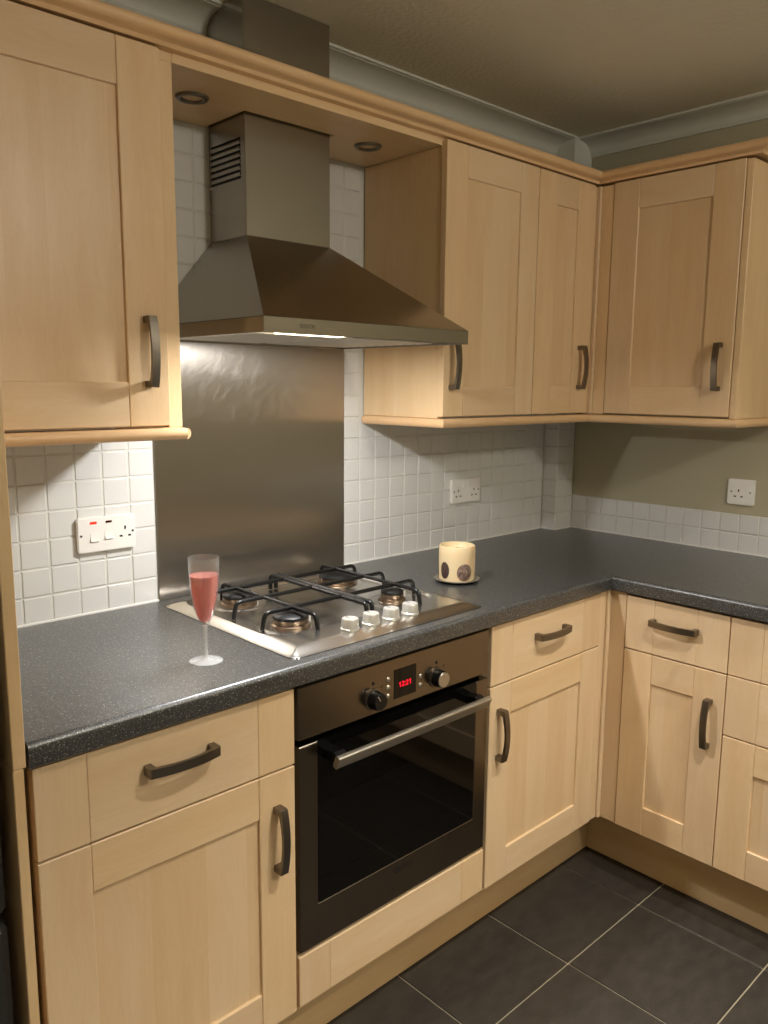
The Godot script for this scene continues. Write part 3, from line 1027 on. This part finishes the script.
func build_worktop() -> void:
	# one L-shaped slab with a rounded front edge
	var st := begin()
	var F := 0.600
	var x_l := 0.3610; var z_e := 1.95
	var prof := [Vector2(0.002, WT - 0.040), Vector2(0.0, WT - 0.038), Vector2(0.0, WT - 0.010)]
	for k in range(1, 7):
		var t := PI * 0.5 * k / 6.0
		prof.append(Vector2(0.010 * (1.0 - cos(t)), WT - 0.010 + 0.010 * sin(t)))
	for i in range(prof.size() - 1):
		var a: Vector2 = prof[i]; var b: Vector2 = prof[i + 1]
		var n2 := Vector2((b - a).y, (b - a).x).normalized()
		var e: Vector2 = (b - a).normalized()
		var na := n2; var nb := n2
		if i > 0:
			var q: Vector2 = (a - prof[i - 1]).normalized()
			if q.dot(e) > 0.8: na = (n2 + Vector2(q.y, q.x)).normalized()
		if i < prof.size() - 2:
			var q2: Vector2 = (prof[i + 2] - b).normalized()
			if q2.dot(e) > 0.8: nb = (n2 + Vector2(q2.y, q2.x)).normalized()
		# front of the back run (faces +z), up to the inner corner
		var fa := Vector3(0, na.y, na.x); var fb := Vector3(0, nb.y, nb.x)
		var p0 := Vector3(x_l, a.y, F - a.x); var p1 := Vector3(XR - F + a.x, a.y, F - a.x)
		var p2 := Vector3(XR - F + b.x, b.y, F - b.x); var p3 := Vector3(x_l, b.y, F - b.x)
		tri(st, p0, p1, p2, fa, fa, fb); tri(st, p0, p2, p3, fa, fb, fb)
		# front of the right run (faces -x)
		fa = Vector3(-na.x, na.y, 0); fb = Vector3(-nb.x, nb.y, 0)
		p0 = Vector3(XR - F + a.x, a.y, F - a.x); p1 = Vector3(XR - F + a.x, a.y, z_e)
		p2 = Vector3(XR - F + b.x, b.y, z_e); p3 = Vector3(XR - F + b.x, b.y, F - b.x)
		tri(st, p0, p1, p2, fa, fa, fb); tri(st, p0, p2, p3, fa, fb, fb)
	var up := Vector3.UP
	var i0 := 0.010
	var zt := F - i0; var xt := XR - F + i0
	var xb := XR - 0.004; var zb := 0.002
	# top
	for q in [[Vector3(x_l, WT, zb), Vector3(xt, WT, zb), Vector3(xt, WT, zt), Vector3(x_l, WT, zt)], [Vector3(xt, WT, zb), Vector3(xb, WT, zb), Vector3(xb, WT, z_e), Vector3(xt, WT, z_e)]]:
		tri(st, q[0], q[1], q[2], up, up, up); tri(st, q[0], q[2], q[3], up, up, up)
	# underside
	var dn := Vector3.DOWN
	var yu := WT - 0.040
	for q in [[Vector3(x_l, yu, zb), Vector3(XR - F, yu, zb), Vector3(XR - F, yu, F - 0.002), Vector3(x_l, yu, F - 0.002)], [Vector3(XR - F, yu, zb), Vector3(xb, yu, zb), Vector3(xb, yu, z_e), Vector3(XR - F + 0.002, yu, z_e)]]:
		tri(st, q[0], q[1], q[2], dn, dn, dn); tri(st, q[0], q[2], q[3], dn, dn, dn)
	# ends and backs
	for e in [[Vector3(x_l, yu, zb), Vector3(x_l, yu, F), Vector3.LEFT], [Vector3(XR - F, yu, z_e), Vector3(xb, yu, z_e), Vector3.BACK], [Vector3(x_l, yu, zb), Vector3(xb, yu, zb), Vector3.FORWARD], [Vector3(xb, yu, zb), Vector3(xb, yu, z_e), Vector3.RIGHT]]:
		var a: Vector3 = e[0]; var b: Vector3 = e[1]; var n: Vector3 = e[2]
		var h := Vector3(0, 0.038, 0)
		tri(st, a, b, b + h, n, n, n); tri(st, a, b + h, a + h, n, n, n)
	var o := obj("worktop", st, M.worktop)
	tag(o, "L-shaped speckled charcoal worktop on the base cabinets", "worktop")

func text_mesh(s: String, size: float, depth: float) -> TextMesh:
	var t := TextMesh.new()
	var f := SystemFont.new()
	f.font_names = PackedStringArray(["Droid Sans"])
	f.font_weight = 700
	t.font = f
	t.text = s
	t.font_size = 32
	t.pixel_size = size / 32.0
	t.depth = depth
	t.curve_step = 2.0
	return t

func build_oven() -> void:
	var o := thing("oven", "built-in stainless steel oven with black glass door and red clock", "oven")
	var zf := BD
	var st := begin()
	box(st, Vector3(0.8640, 0.2895, 0.02), Vector3(1.4430, 0.8640, zf - 0.030), 0.001)
	obj("body", st, M.void, o)
	# control panel
	st = begin()
	box(st, Vector3(0.8665, 0.7505, zf - 0.029), Vector3(1.4405, 0.8610, zf), 0.0025)
	var panel := obj("control_panel", st, M.oven_steel, o)
	# door: steel surround with glass set in
	var x0 := 0.8665; var x1 := 1.4405; var y0 := 0.2945; var y1 := 0.7385
	var gx0 := 0.9150; var gx1 := 1.3960; var gy0 := 0.3870
	st = begin()
	box(st, Vector3(x0, y0, zf - 0.026), Vector3(gx0, y1, zf), 0.002)
	box(st, Vector3(gx1, y0, zf - 0.026), Vector3(x1, y1, zf), 0.002)
	box(st, Vector3(gx0 - 0.003, y0, zf - 0.026), Vector3(gx1 + 0.003, gy0, zf), 0.002)
	var d := obj("door", st, M.oven_steel, o)
	st = begin()
	# glass with rounded lower corners
	var gl := PackedVector2Array([Vector2(gx1, y1), Vector2(gx0, y1)])
	for k in 5:
		var t := PI + PI * 0.5 * k / 4.0
		gl.append(Vector2(gx0 + 0.004 + 0.004 * cos(t), gy0 + 0.004 + 0.004 * sin(t)))
	for k in 5:
		var t := PI * 1.5 + PI * 0.5 * k / 4.0
		gl.append(Vector2(gx1 - 0.012 + 0.012 * cos(t), gy0 + 0.012 + 0.012 * sin(t)))
	prism(st, gl, Vector3.ZERO, Vector3.RIGHT, Vector3.UP, Vector3.BACK, zf - 0.02, zf - 0.0005, 0.9)
	obj("glass", st, M.black_glass, d)
	st = begin()
	var cr := PackedVector2Array([Vector2(gx1, gy0)])
	for k in 6:
		var t := PI * 1.5 + PI * 0.5 * k / 5.0
		cr.append(Vector2(gx1 - 0.012 + 0.012 * cos(t), gy0 + 0.012 + 0.012 * sin(t)))
	prism(st, cr, Vector3.ZERO, Vector3.RIGHT, Vector3.UP, Vector3.BACK, zf - 0.02, zf, 0.9)
	obj("glass_corner", st, M.oven_steel, d)
	# handle: flat bar with rounded edge on two brackets
	var hn := begin()
	var hp := PackedVector2Array()
	for p in round_rect(0.0275, 0.013, 0.004, 4): hp.append(p)
	prism(hn, hp, Vector3(0, 0.7065, zf + 0.046), Vector3(0, 0.92, 0.39).normalized(), Vector3(0, -0.39, 0.92).normalized(), Vector3.RIGHT, 0.9230, 1.3870, 0.6)
	var hd := obj("handle", hn, M.bright_steel, d)
	for bx in [0.9300, 1.3550]:
		st = begin()
		var bo := PackedVector2Array([Vector2(zf - 0.001, 0.716), Vector2(zf - 0.001, 0.698), Vector2(zf + 0.042, 0.699), Vector2(zf + 0.046, 0.712), Vector2(zf + 0.030, 0.720)])
		prism(st, bo, Vector3.ZERO, Vector3.BACK, Vector3.UP, Vector3.RIGHT, bx, bx + 0.026, 0.9)
		obj("bracket", st, M.black, hd)
	# knobs
	for kx in [1.0620, 1.2550]:
		st = begin()
		lathe(st, [Vector2(0.0235, 0.0), Vector2(0.0235, 0.004), Vector2(0.0195, 0.0045)], Vector3.ZERO, 36)
		var ring := obj("knob", st, M.pewter, o, Vector3(kx, 0.786, zf - 0.0005))
		ring.rotation.x = PI / 2
		st = begin()
		lathe(st, [Vector2(0.0200, 0.0015), Vector2(0.0185, 0.022), Vector2(0.0175, 0.0245)], Vector3.ZERO, 36)
		obj("knob_body", st, M.black, ring)
		st = begin()
		lathe(st, [Vector2(0.0178, 0.0240), Vector2(0.0165, 0.0262), Vector2(0.0, 0.0262)], Vector3.ZERO, 36)
		obj("knob_face", st, M.black if kx < 1.1 else M.bright_steel, ring)
		st = begin()
		box(st, Vector3(-0.0012, 0.0255, -0.0165), Vector3(0.0012, 0.0268, -0.004), 0.0003)
		var mk := obj("knob_mark", st, M.bright_steel, ring)
		mk.rotation.y = 0.55 if kx < 1.1 else 0.0
		# printed symbols round the knob
		for s in [[0.0, 0.034, 0.0035], [-0.024, 0.022, 0.0018], [0.024, 0.022, 0.0018]]:
			st = begin()
			box(st, Vector3(kx + s[0] - s[2], 0.786 + s[1] - s[2], zf - 0.0002), Vector3(kx + s[0] + s[2], 0.786 + s[1] + s[2], zf + 0.0002), 0.0)
			obj("symbol", st, M.print_dark, panel)
	# clock display
	st = begin()
	box(st, Vector3(1.1225, 0.7690, zf - 0.001), Vector3(1.1900, 0.8345, zf + 0.0008), 0.0003)
	var disp := obj("display", st, M.black_glass, o)
	var tm := put("clock_digits", text_mesh("12:21", 0.0165, 0.0003), M.digits, disp, Vector3(1.1555, 0.7985, zf + 0.0012))
	tm.scale = Vector3(0.95, 1.0, 1.0)
	for b in [[1.105, 0.8185], [1.105, 0.8005], [1.105, 0.7815], [1.2035, 0.8015], [1.2035, 0.7810]]:
		st = begin()
		lathe(st, [Vector2(0.0055, 0.0), Vector2(0.0055, 0.002), Vector2(0.0042, 0.0034), Vector2(0.0, 0.004)], Vector3.ZERO, 16)
		var bt := obj("button", st, M.bright_steel, o, Vector3(b[0], b[1], zf - 0.0003))
		bt.rotation.x = PI / 2
	put("badge_lettering", text_mesh("BOSCH", 0.0165, 0.0004), M.print_dark, d, Vector3(1.1575, 0.3625, zf + 0.0002))

func frustum(st: SurfaceTool, lo: Array, hi: Array) -> void:
	var c := Vector3.ZERO
	for p in lo: c += p
	for p in hi: c += p
	c /= 8.0
	for i in 4:
		var j := (i + 1) % 4
		poly(st, [lo[i], lo[j], hi[j], hi[i]], c, 0)
	poly(st, lo, c, 0)
	poly(st, hi, c, 0)

func build_hood() -> void:
	var h := thing("cooker_hood", "stainless steel chimney cooker hood with pyramid canopy above the hob", "hood")
	var x0 := 0.881; var x1 := 1.472; var zf := 0.470
	var yb := 1.534; var yl := 1.5655; var yt := 1.7720
	var cx0 := 1.0565; var cx1 := 1.3030; var cz := 0.157
	# pyramid
	var st := begin()
	frustum(st, [Vector3(x0, yl, 0.003), Vector3(x1, yl, 0.003), Vector3(x1, yl, zf), Vector3(x0, yl, zf)], [Vector3(cx0, yt, 0.003), Vector3(cx1, yt, 0.003), Vector3(cx1, yt, cz), Vector3(cx0, yt, cz)])
	obj("canopy", st, M.steel, h)
	# lip, open below
	st = begin()
	box(st, Vector3(x0, yb, zf - 0.003), Vector3(x1, yl - 0.0003, zf + 0.0005), 0.0008)
	box(st, Vector3(x0, yb, 0.003), Vector3(x0 + 0.003, yl - 0.0003, zf - 0.003), 0.0008)
	box(st, Vector3(x1 - 0.003, yb, 0.003), Vector3(x1, yl - 0.0003, zf - 0.003), 0.0008)
	box(st, Vector3(x0, yb, 0.003), Vector3(x1, yl - 0.0003, 0.006), 0.0008)
	var lip := obj("lip", st, M.steel, h)
	put("badge_lettering", text_mesh("BOSCH", 0.012, 0.0004), M.pewter, lip, Vector3(0.985, 1.5500, zf + 0.0007))
	# underside: front lamp strip, filters behind
	st = begin()
	box(st, Vector3(x0 + 0.003, yl - 0.0245, 0.006), Vector3(x1 - 0.003, yl - 0.001, zf - 0.0035), 0.0005)
	obj("underside", st, M.filter, h)
	for k in 2:
		var fx := [0.905, 1.186][k] as float
		st = begin()
		box(st, Vector3(fx, 1.5375, 0.040), Vector3(fx + 0.262, 1.5412, 0.375), 0.001)
		var fil := obj("grease_filter", st, M.filter, h)
		for s in 9:
			st = begin()
			box(st, Vector3(fx + 0.010, 1.5362, 0.055 + s * 0.035), Vector3(fx + 0.252, 1.5376, 0.071 + s * 0.035), 0.0006)
			obj("filter_slat", st, M.filter, fil)
	st = begin()
	box(st, Vector3(0.957, 1.5370, 0.396), Vector3(1.125, 1.5408, 0.440), 0.001)
	obj("lamp_lens", st, M.lamp_on, h)
	# chimney
	st = begin()
	box(st, Vector3(cx0, yt - 0.001, 0.003), Vector3(cx1, CEIL - 0.001, cz), 0.0012)
	var ch := obj("chimney", st, M.steel, h)
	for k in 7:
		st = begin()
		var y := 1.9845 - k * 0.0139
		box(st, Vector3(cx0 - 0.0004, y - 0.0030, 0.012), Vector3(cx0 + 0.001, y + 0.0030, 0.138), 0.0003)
		obj("painted_slot", st, M.void, ch)  # solid black strip, the shade inside the vent opening painted as colour
		st = begin()
		poly(st, [Vector3(cx0 - 0.0003, y - 0.0022, 0.014), Vector3(cx0 - 0.0003, y - 0.0022, 0.136), Vector3(cx0 - 0.0022, y - 0.0060, 0.136), Vector3(cx0 - 0.0022, y - 0.0060, 0.014)], Vector3(cx0 + 0.02, y - 0.02, 0.07))
		poly(st, [Vector3(cx0 - 0.0022, y - 0.0060, 0.136), Vector3(cx0 - 0.0022, y - 0.0060, 0.014), Vector3(cx0 - 0.0003, y - 0.0100, 0.014), Vector3(cx0 - 0.0003, y - 0.0100, 0.136)], Vector3(cx0 + 0.02, y + 0.02, 0.07))
		if k < 6:
			obj("louvre", st, M.steel, ch)
	st = begin()
	lathe(st, [Vector2(0.0045, 0.0), Vector2(0.0040, 0.002), Vector2(0.0, 0.003)], Vector3.ZERO, 14)
	var sc := obj("screw", st, M.bright_steel, ch, Vector3(cx0, 1.8935, 0.012))
	sc.rotation.z = PI / 2
	# splashback
	st = begin()
	var a := Vector3(0.8885, WT + 0.001, 0.0006); var b := Vector3(1.4800, 1.5640, 0.0030)
	var c := (a + b) * 0.5
	box(st, a, b, 0.0004)
	# front sheet with its own picture coordinates
	var n := Vector3.BACK
	var q := [Vector3(a.x + 0.0005, a.y + 0.0005, b.z + 0.0003), Vector3(b.x - 0.0005, a.y + 0.0005, b.z + 0.0003), Vector3(b.x - 0.0005, b.y, b.z + 0.0003), Vector3(a.x + 0.0005, b.y, b.z + 0.0003)]
	st = begin()
	tri(st, q[0], q[1], q[2], n, n, n, Vector2(0, 1), Vector2(1, 1), Vector2(1, 0))
	tri(st, q[0], q[2], q[3], n, n, n, Vector2(0, 1), Vector2(1, 0), Vector2(0, 0))
	for e in [[q[0], q[1], Vector3.DOWN], [q[1], q[2], Vector3.RIGHT], [q[2], q[3], Vector3.UP], [q[3], q[0], Vector3.LEFT]]:
		var back := Vector3(0, 0, -0.003)
		tri(st, e[0], e[1], e[1] + back, e[2], e[2], e[2]); tri(st, e[0], e[1] + back, e[0] + back, e[2], e[2], e[2])
	var sp := obj("splashback", st, M.splash)
	tag(sp, "brushed steel splashback with cloth marks behind the hob", "splashback")

func sd_round(px: float, pz: float, cx: float, cz: float, hx: float, hz: float, r: float) -> float:
	var q := Vector2(absf(px - cx) - hx + r, absf(pz - cz) - hz + r)
	return Vector2(maxf(q.x, 0.0), maxf(q.y, 0.0)).length() + minf(maxf(q.x, q.y), 0.0) - r

func hob_height(x: float, z: float) -> float:
	var d := -sd_round(x, z, 1.1575, 0.305, 0.2855, 0.2600, 0.022)
	var h := -0.003 + 0.0040 * smoothstep(-0.0035, 0.0, d) + 0.0105 * smoothstep(-0.004, 0.042, d)
	var w := -sd_round(x, z, 1.1575, 0.262, 0.2500, 0.1950, 0.055)
	h -= 0.0085 * smoothstep(-0.003, 0.008, w)
	for b in [[1.000, 0.385], [1.014, 0.158], [1.322, 0.160], [1.314, 0.380]]:
		var dist := Vector2(x - b[0], z - b[1]).length()
		h += 0.0022 * smoothstep(0.078, 0.062, dist) - 0.0008 * smoothstep(0.055, 0.045, dist)
	return WT + h

func build_hob() -> void:
	var h := thing("gas_hob", "stainless steel gas hob with four burners set in the worktop", "hob")
	var st := begin()
	var nx := 170; var nz := 156
	var x0 := 0.870; var x1 := 1.445; var z0 := 0.043; var z1 := 0.567
	var P := []; var N := []
	for j in nz + 1:
		for i in nx + 1:
			var x := lerpf(x0, x1, float(i) / nx); var z := lerpf(z0, z1, float(j) / nz)
			P.append(Vector3(x, maxf(hob_height(x, z), WT + 0.0003), z))
			var e := 0.0015
			N.append(Vector3(hob_height(x - e, z) - hob_height(x + e, z), 2.0 * e, hob_height(x, z - e) - hob_height(x, z + e)).normalized())
	for j in nz:
		for i in nx:
			var a := j * (nx + 1) + i
			var b := a + 1; var c := a + nx + 2; var d := a + nx + 1
			if maxf(maxf(P[a].y, P[b].y), maxf(P[c].y, P[d].y)) < WT + 0.0005:
				continue
			tri(st, P[a], P[b], P[c], N[a], N[b], N[c]); tri(st, P[a], P[c], P[d], N[a], N[c], N[d])
	obj("tray", st, M.hob_steel, h)
	st = begin()
	prism(st, round_rect(0.5745, 0.5235, 0.023, 6, Vector2(1.1575, 0.305)), Vector3(0, WT, 0), Vector3.RIGHT, Vector3.BACK, Vector3.UP, 0.0001, 0.0011, 0.7)
	obj("seal", st, M.black, h)
	# burners
	for b in [[1.000, 0.385, 0.040], [1.014, 0.158, 0.040], [1.322, 0.160, 0.049], [1.314, 0.380, 0.029]]:
		var r: float = b[2]
		var y := hob_height(b[0], b[1])
		st = begin()
		lathe(st, [Vector2(r + 0.006, -0.002), Vector2(r + 0.004, 0.004), Vector2(r - 0.002, 0.006), Vector2(r - 0.002, 0.016), Vector2(r - 0.006, 0.018), Vector2(0, 0.018)], Vector3.ZERO, 36)
		var bu := obj("burner", st, M.brass, h, Vector3(b[0], y, b[1]))
		st = begin()
		lathe(st, [Vector2(r - 0.004, 0.0165), Vector2(r - 0.001, 0.018), Vector2(r - 0.0015, 0.023), Vector2(r - 0.006, 0.026), Vector2(0, 0.0268)], Vector3.ZERO, 36)
		obj("burner_cap", st, M.cap, bu)
		st = begin()
		tube(st, [Vector3(r + 0.010, -0.002, 0.004), Vector3(r + 0.010, 0.016, 0.004)], 0.0022, 8)
		obj("igniter", st, M.white_plastic, bu)
	# pan supports: two grids of rods
	var yt := 0.9525
	var yf := 0.9155
	for k in 2:
		var sg := -1.0 if k == 0 else 1.0
		st = begin()
		box(st, Vector3(1.1575 + (-0.014 if k == 0 else 0.003), yt - 0.006, 0.108), Vector3(1.1575 + (-0.003 if k == 0 else 0.014), yt + 0.0045, 0.462), 0.003)
		var gr := obj("pan_support", st, M.iron, h)
		var xi: float = 1.1575 + sg * 0.0085
		var xo: float = 1.1575 + sg * 0.2280
		var xb: float = [1.007, 1.318][k]
		for z in [0.108, 0.462]:
			st = begin()
			var zz: float = z + (-0.006 if z < 0.2 else 0.006)
			tube(st, rounded([Vector3(xi, yt - 0.001, lerpf(z, 0.285, 0.15)), Vector3(xi, yt - 0.001, zz), Vector3(xi, yf, zz + (-0.003 if z < 0.2 else 0.003))], 0.012), 0.0055, 8)
			obj("rod", st, M.iron, gr)
		st = begin()
		tube(st, rounded([Vector3(xb, yf, 0.095), Vector3(xb, yt, 0.102), Vector3(xb, yt, 0.466), Vector3(xb, yf, 0.473)], 0.014), 0.0052, 8)
		obj("rod", st, M.iron, gr)
		for z in [0.160, 0.272, 0.383]:
			st = begin()
			tube(st, rounded([Vector3(xi, yt, z), Vector3(xo - sg * 0.004, yt, z), Vector3(xo + sg * 0.003, yf, z)], 0.014), 0.0052, 8)
			obj("rod", st, M.iron, gr)
	# knobs
	for k in 4:
		var kx := 1.062 + k * 0.0605
		st = begin()
		lathe(st, [Vector2(0.0195, -0.001), Vector2(0.0205, 0.003), Vector2(0.0185, 0.0045), Vector2(0.0180, 0.0215), Vector2(0.0168, 0.0240), Vector2(0.0, 0.0243)], Vector3.ZERO, 32)
		var kn := obj("knob", st, M.knob_silver, h, Vector3(kx, hob_height(kx, 0.513), 0.513))
		st = begin()
		box(st, Vector3(-0.0008, 0.0242, -0.014), Vector3(0.0008, 0.0247, -0.003), 0.0)
		obj("knob_mark", st, M.print_dark, kn)

func pin_holes(parent: Node, cx: float, cy: float, z: float, s := 1.0) -> void:
	for p in [[0.0, 0.011, 0.0022, 0.0042], [-0.011, -0.009, 0.0038, 0.0022], [0.011, -0.009, 0.0038, 0.0022]]:
		var st := begin()
		box(st, Vector3(cx + p[0] * s - p[2] * s, cy + p[1] * s - p[3] * s, z - 0.001), Vector3(cx + p[0] * s + p[2] * s, cy + p[1] * s + p[3] * s, z + 0.0002), 0.0)
		obj("pin_hole", st, M.hole, parent)

func plate(called: String, label: String, w: float, h: float, at: Vector3, turn := 0.0) -> Node3D:
	var u := thing(called, label, "socket", at, turn)
	var st := begin()
	prism(st, round_rect(w, h, 0.006, 5), Vector3.ZERO, Vector3.RIGHT, Vector3.UP, Vector3.BACK, 0.0, 0.0085, 0.7)
	var shrink := round_rect(w - 0.004, h - 0.004, 0.005, 5)
	prism(st, shrink, Vector3.ZERO, Vector3.RIGHT, Vector3.UP, Vector3.BACK, 0.0085, 0.0100, 0.7)
	obj("plate", st, M.white_plastic, u)
	return u

func screw(parent: Node, x: float, y: float, z := 0.010) -> void:
	var st := begin()
	lathe(st, [Vector2(0.0028, -0.001), Vector2(0.0028, 0.0004), Vector2(0.0, 0.0007)], Vector3.ZERO, 14)
	var s := obj("screw", st, M.screw, parent, Vector3(x, y, z))
	s.rotation.x = PI / 2

func rocker(parent: Node, x: float, y: float, w: float, h: float) -> void:
	var st := begin()
	var o := PackedVector2Array([Vector2(0.0085, -h * 0.5), Vector2(0.0135, -h * 0.5), Vector2(0.0108, 0.0), Vector2(0.0105, h * 0.5), Vector2(0.0085, h * 0.5)])
	prism(st, o, Vector3(x, y, 0), Vector3.BACK, Vector3.UP, Vector3.RIGHT, -w * 0.5, w * 0.5, 0.95)
	obj("rocker_switch", st, M.white_plastic, parent)

func build_small_things() -> void:
	var st: SurfaceTool
	# cooker control with socket
	var u := plate("cooker_switch", "white cooker control unit with lit red neon on the tiles at left", 0.1385, 0.0800, Vector3(0.7605, 1.0945, 0.0005))
	rocker(u, -0.0300, -0.004, 0.0200, 0.0215)
	rocker(u, 0.0040, -0.003, 0.0200, 0.0170)
	st = begin()
	box(st, Vector3(-0.0400, 0.0245, 0.009), Vector3(-0.0240, 0.0305, 0.0107), 0.0006)
	obj("neon_indicator", st, M.neon_on, u)
	st = begin()
	box(st, Vector3(-0.0030, 0.0245, 0.009), Vector3(0.0120, 0.0300, 0.0107), 0.0006)
	obj("neon_indicator", st, M.neon_off, u)
	pin_holes(u, 0.0435, -0.001, 0.010, 0.95)
	screw(u, -0.0610, 0.0); screw(u, 0.0620, 0.0)
	# double socket
	u = plate("double_socket", "white double wall socket on the tiles above the candle", 0.1420, 0.0785, Vector3(2.0115, 1.0890, 0.0005))
	pin_holes(u, -0.0390, -0.008, 0.010, 0.95); pin_holes(u, 0.0390, -0.008, 0.010, 0.95)
	rocker(u, -0.0130, 0.0220, 0.0110, 0.0180); rocker(u, 0.0130, 0.0220, 0.0110, 0.0180)
	screw(u, -0.0610, 0.0); screw(u, 0.0610, 0.0)
	# single socket on the right wall
	u = plate("single_socket", "white single wall socket on the sage painted wall", 0.0850, 0.0810, Vector3(XR, 1.1075, 0.6935), -PI / 2)
	pin_holes(u, -0.0070, -0.006, 0.010, 0.95)
	rocker(u, 0.0240, 0.0150, 0.0110, 0.0180)
	screw(u, -0.0300, 0.0); screw(u, 0.0300, 0.0)
	# champagne flute
	var g := thing("champagne_flute", "tall flute glass of pink sparkling drink standing on the worktop", "glass", Vector3(0.7460, WT + 0.0002, 0.4560))
	var outer := [Vector2(0.0, 0.0), Vector2(0.0312, 0.0), Vector2(0.0318, 0.0007), Vector2(0.0310, 0.0014), Vector2(0.018, 0.0030), Vector2(0.0085, 0.0060), Vector2(0.0048, 0.0115), Vector2(0.0036, 0.020), Vector2(0.0034, 0.040), Vector2(0.0040, 0.060), Vector2(0.0062, 0.0695), Vector2(0.0105, 0.0775), Vector2(0.0155, 0.0900), Vector2(0.0205, 0.1080), Vector2(0.0245, 0.1300), Vector2(0.0272, 0.1550), Vector2(0.0285, 0.1800), Vector2(0.0290, 0.2030)]
	var inner := [Vector2(0.0287, 0.2036), Vector2(0.0284, 0.2030), Vector2(0.0279, 0.1800), Vector2(0.0266, 0.1550), Vector2(0.0239, 0.1300), Vector2(0.0199, 0.1080), Vector2(0.0149, 0.0905), Vector2(0.0090, 0.0800), Vector2(0.0045, 0.0765), Vector2(0.0, 0.0755)]
	st = begin()
	lathe(st, outer.slice(10) + inner, Vector3.ZERO, 48)
	obj("bowl", st, M.glass, g)
	st = begin()
	lathe(st, outer.slice(0, 11) + [Vector2(0.0, 0.0697)], Vector3.ZERO, 40)
	obj("stem_and_foot", st, M.stem_glass, g)
	st = begin()
	lathe(st, [Vector2(0.0, 0.0757), Vector2(0.0044, 0.0767), Vector2(0.0089, 0.0802), Vector2(0.0147, 0.0907), Vector2(0.0197, 0.1082), Vector2(0.0237, 0.1302), Vector2(0.0264, 0.1552), Vector2(0.0271, 0.1690), Vector2(0.0, 0.1690)], Vector3.ZERO, 48)
	obj("drink", st, M.drink, g)
	# dish and candle
	var dish := begin()
	lathe(dish, [Vector2(0.0, 0.0), Vector2(0.040, 0.0), Vector2(0.057, 0.0045), Vector2(0.0625, 0.0085), Vector2(0.0620, 0.0100), Vector2(0.056, 0.0070), Vector2(0.040, 0.0035), Vector2(0.0, 0.0035)], Vector3.ZERO, 48)
	var dd := obj("candle_dish", dish, M.dish, self, Vector3(1.5930, WT + 0.0003, 0.3440))
	tag(dd, "shallow grey dish under the candle", "dish")
	var c := thing("candle", "thick ivory pillar candle with dark shells set in its side", "candle", Vector3(1.5930, WT + 0.0040, 0.3440))
	st = begin()
	lathe(st, [Vector2(0.0, 0.0), Vector2(0.0450, 0.0), Vector2(0.0480, 0.003), Vector2(0.0492, 0.030), Vector2(0.0495, 0.070), Vector2(0.0490, 0.0920), Vector2(0.0470, 0.0960), Vector2(0.0435, 0.0955), Vector2(0.0420, 0.0900), Vector2(0.038, 0.082), Vector2(0.0, 0.080)], Vector3.ZERO, 48)
	obj("wax_body", st, M.wax, c)
	st = begin()
	tube(st, [Vector3(0, 0.078, 0), Vector3(0.001, 0.084, 0.0005), Vector3(0.002, 0.088, 0.001)], 0.0012, 6)
	obj("wick", st, M.black, c)
	# shells pressed into the wax: direction angle, height, half width, half height
	for s in [[113.0, 0.0285, 0.0220, 0.0235, "shell"], [180.0, 0.0320, 0.0150, 0.0230, "shell_dark"], [15.0, 0.030, 0.017, 0.02, "shell"], [300.0, 0.03, 0.016, 0.02, "shell"], [240.0, 0.03, 0.017, 0.02, "shell_dark"]]:
		st = begin()
		var ang := deg_to_rad(s[0])
		var n := 20; var rings := 4
		for j in rings:
			for i in n:
				var q := []; var nr := []
				for e in [[j, i], [j, i + 1], [j + 1, i + 1], [j + 1, i]]:
					var rr := float(e[0]) / rings
					var tt := TAU * float(e[1]) / n
					var dx: float = cos(tt) * rr * s[2]; var dy: float = sin(tt) * rr * s[3]
					var aa := ang + dx / 0.0495
					var lift := 0.0493 + 0.0022 * (1.0 - rr * rr)
					q.append(Vector3(cos(aa) * lift, s[1] + dy, sin(aa) * lift))
					nr.append(Vector3(cos(aa + dx * 8.0), dy * 12.0, sin(aa + dx * 8.0)).normalized())
				if j > 0:
					tri(st, q[0], q[1], q[2], nr[0], nr[1], nr[2])
				tri(st, q[0], q[2], q[3], nr[0], nr[2], nr[3])
		obj("shell", st, M[s[4]], c)
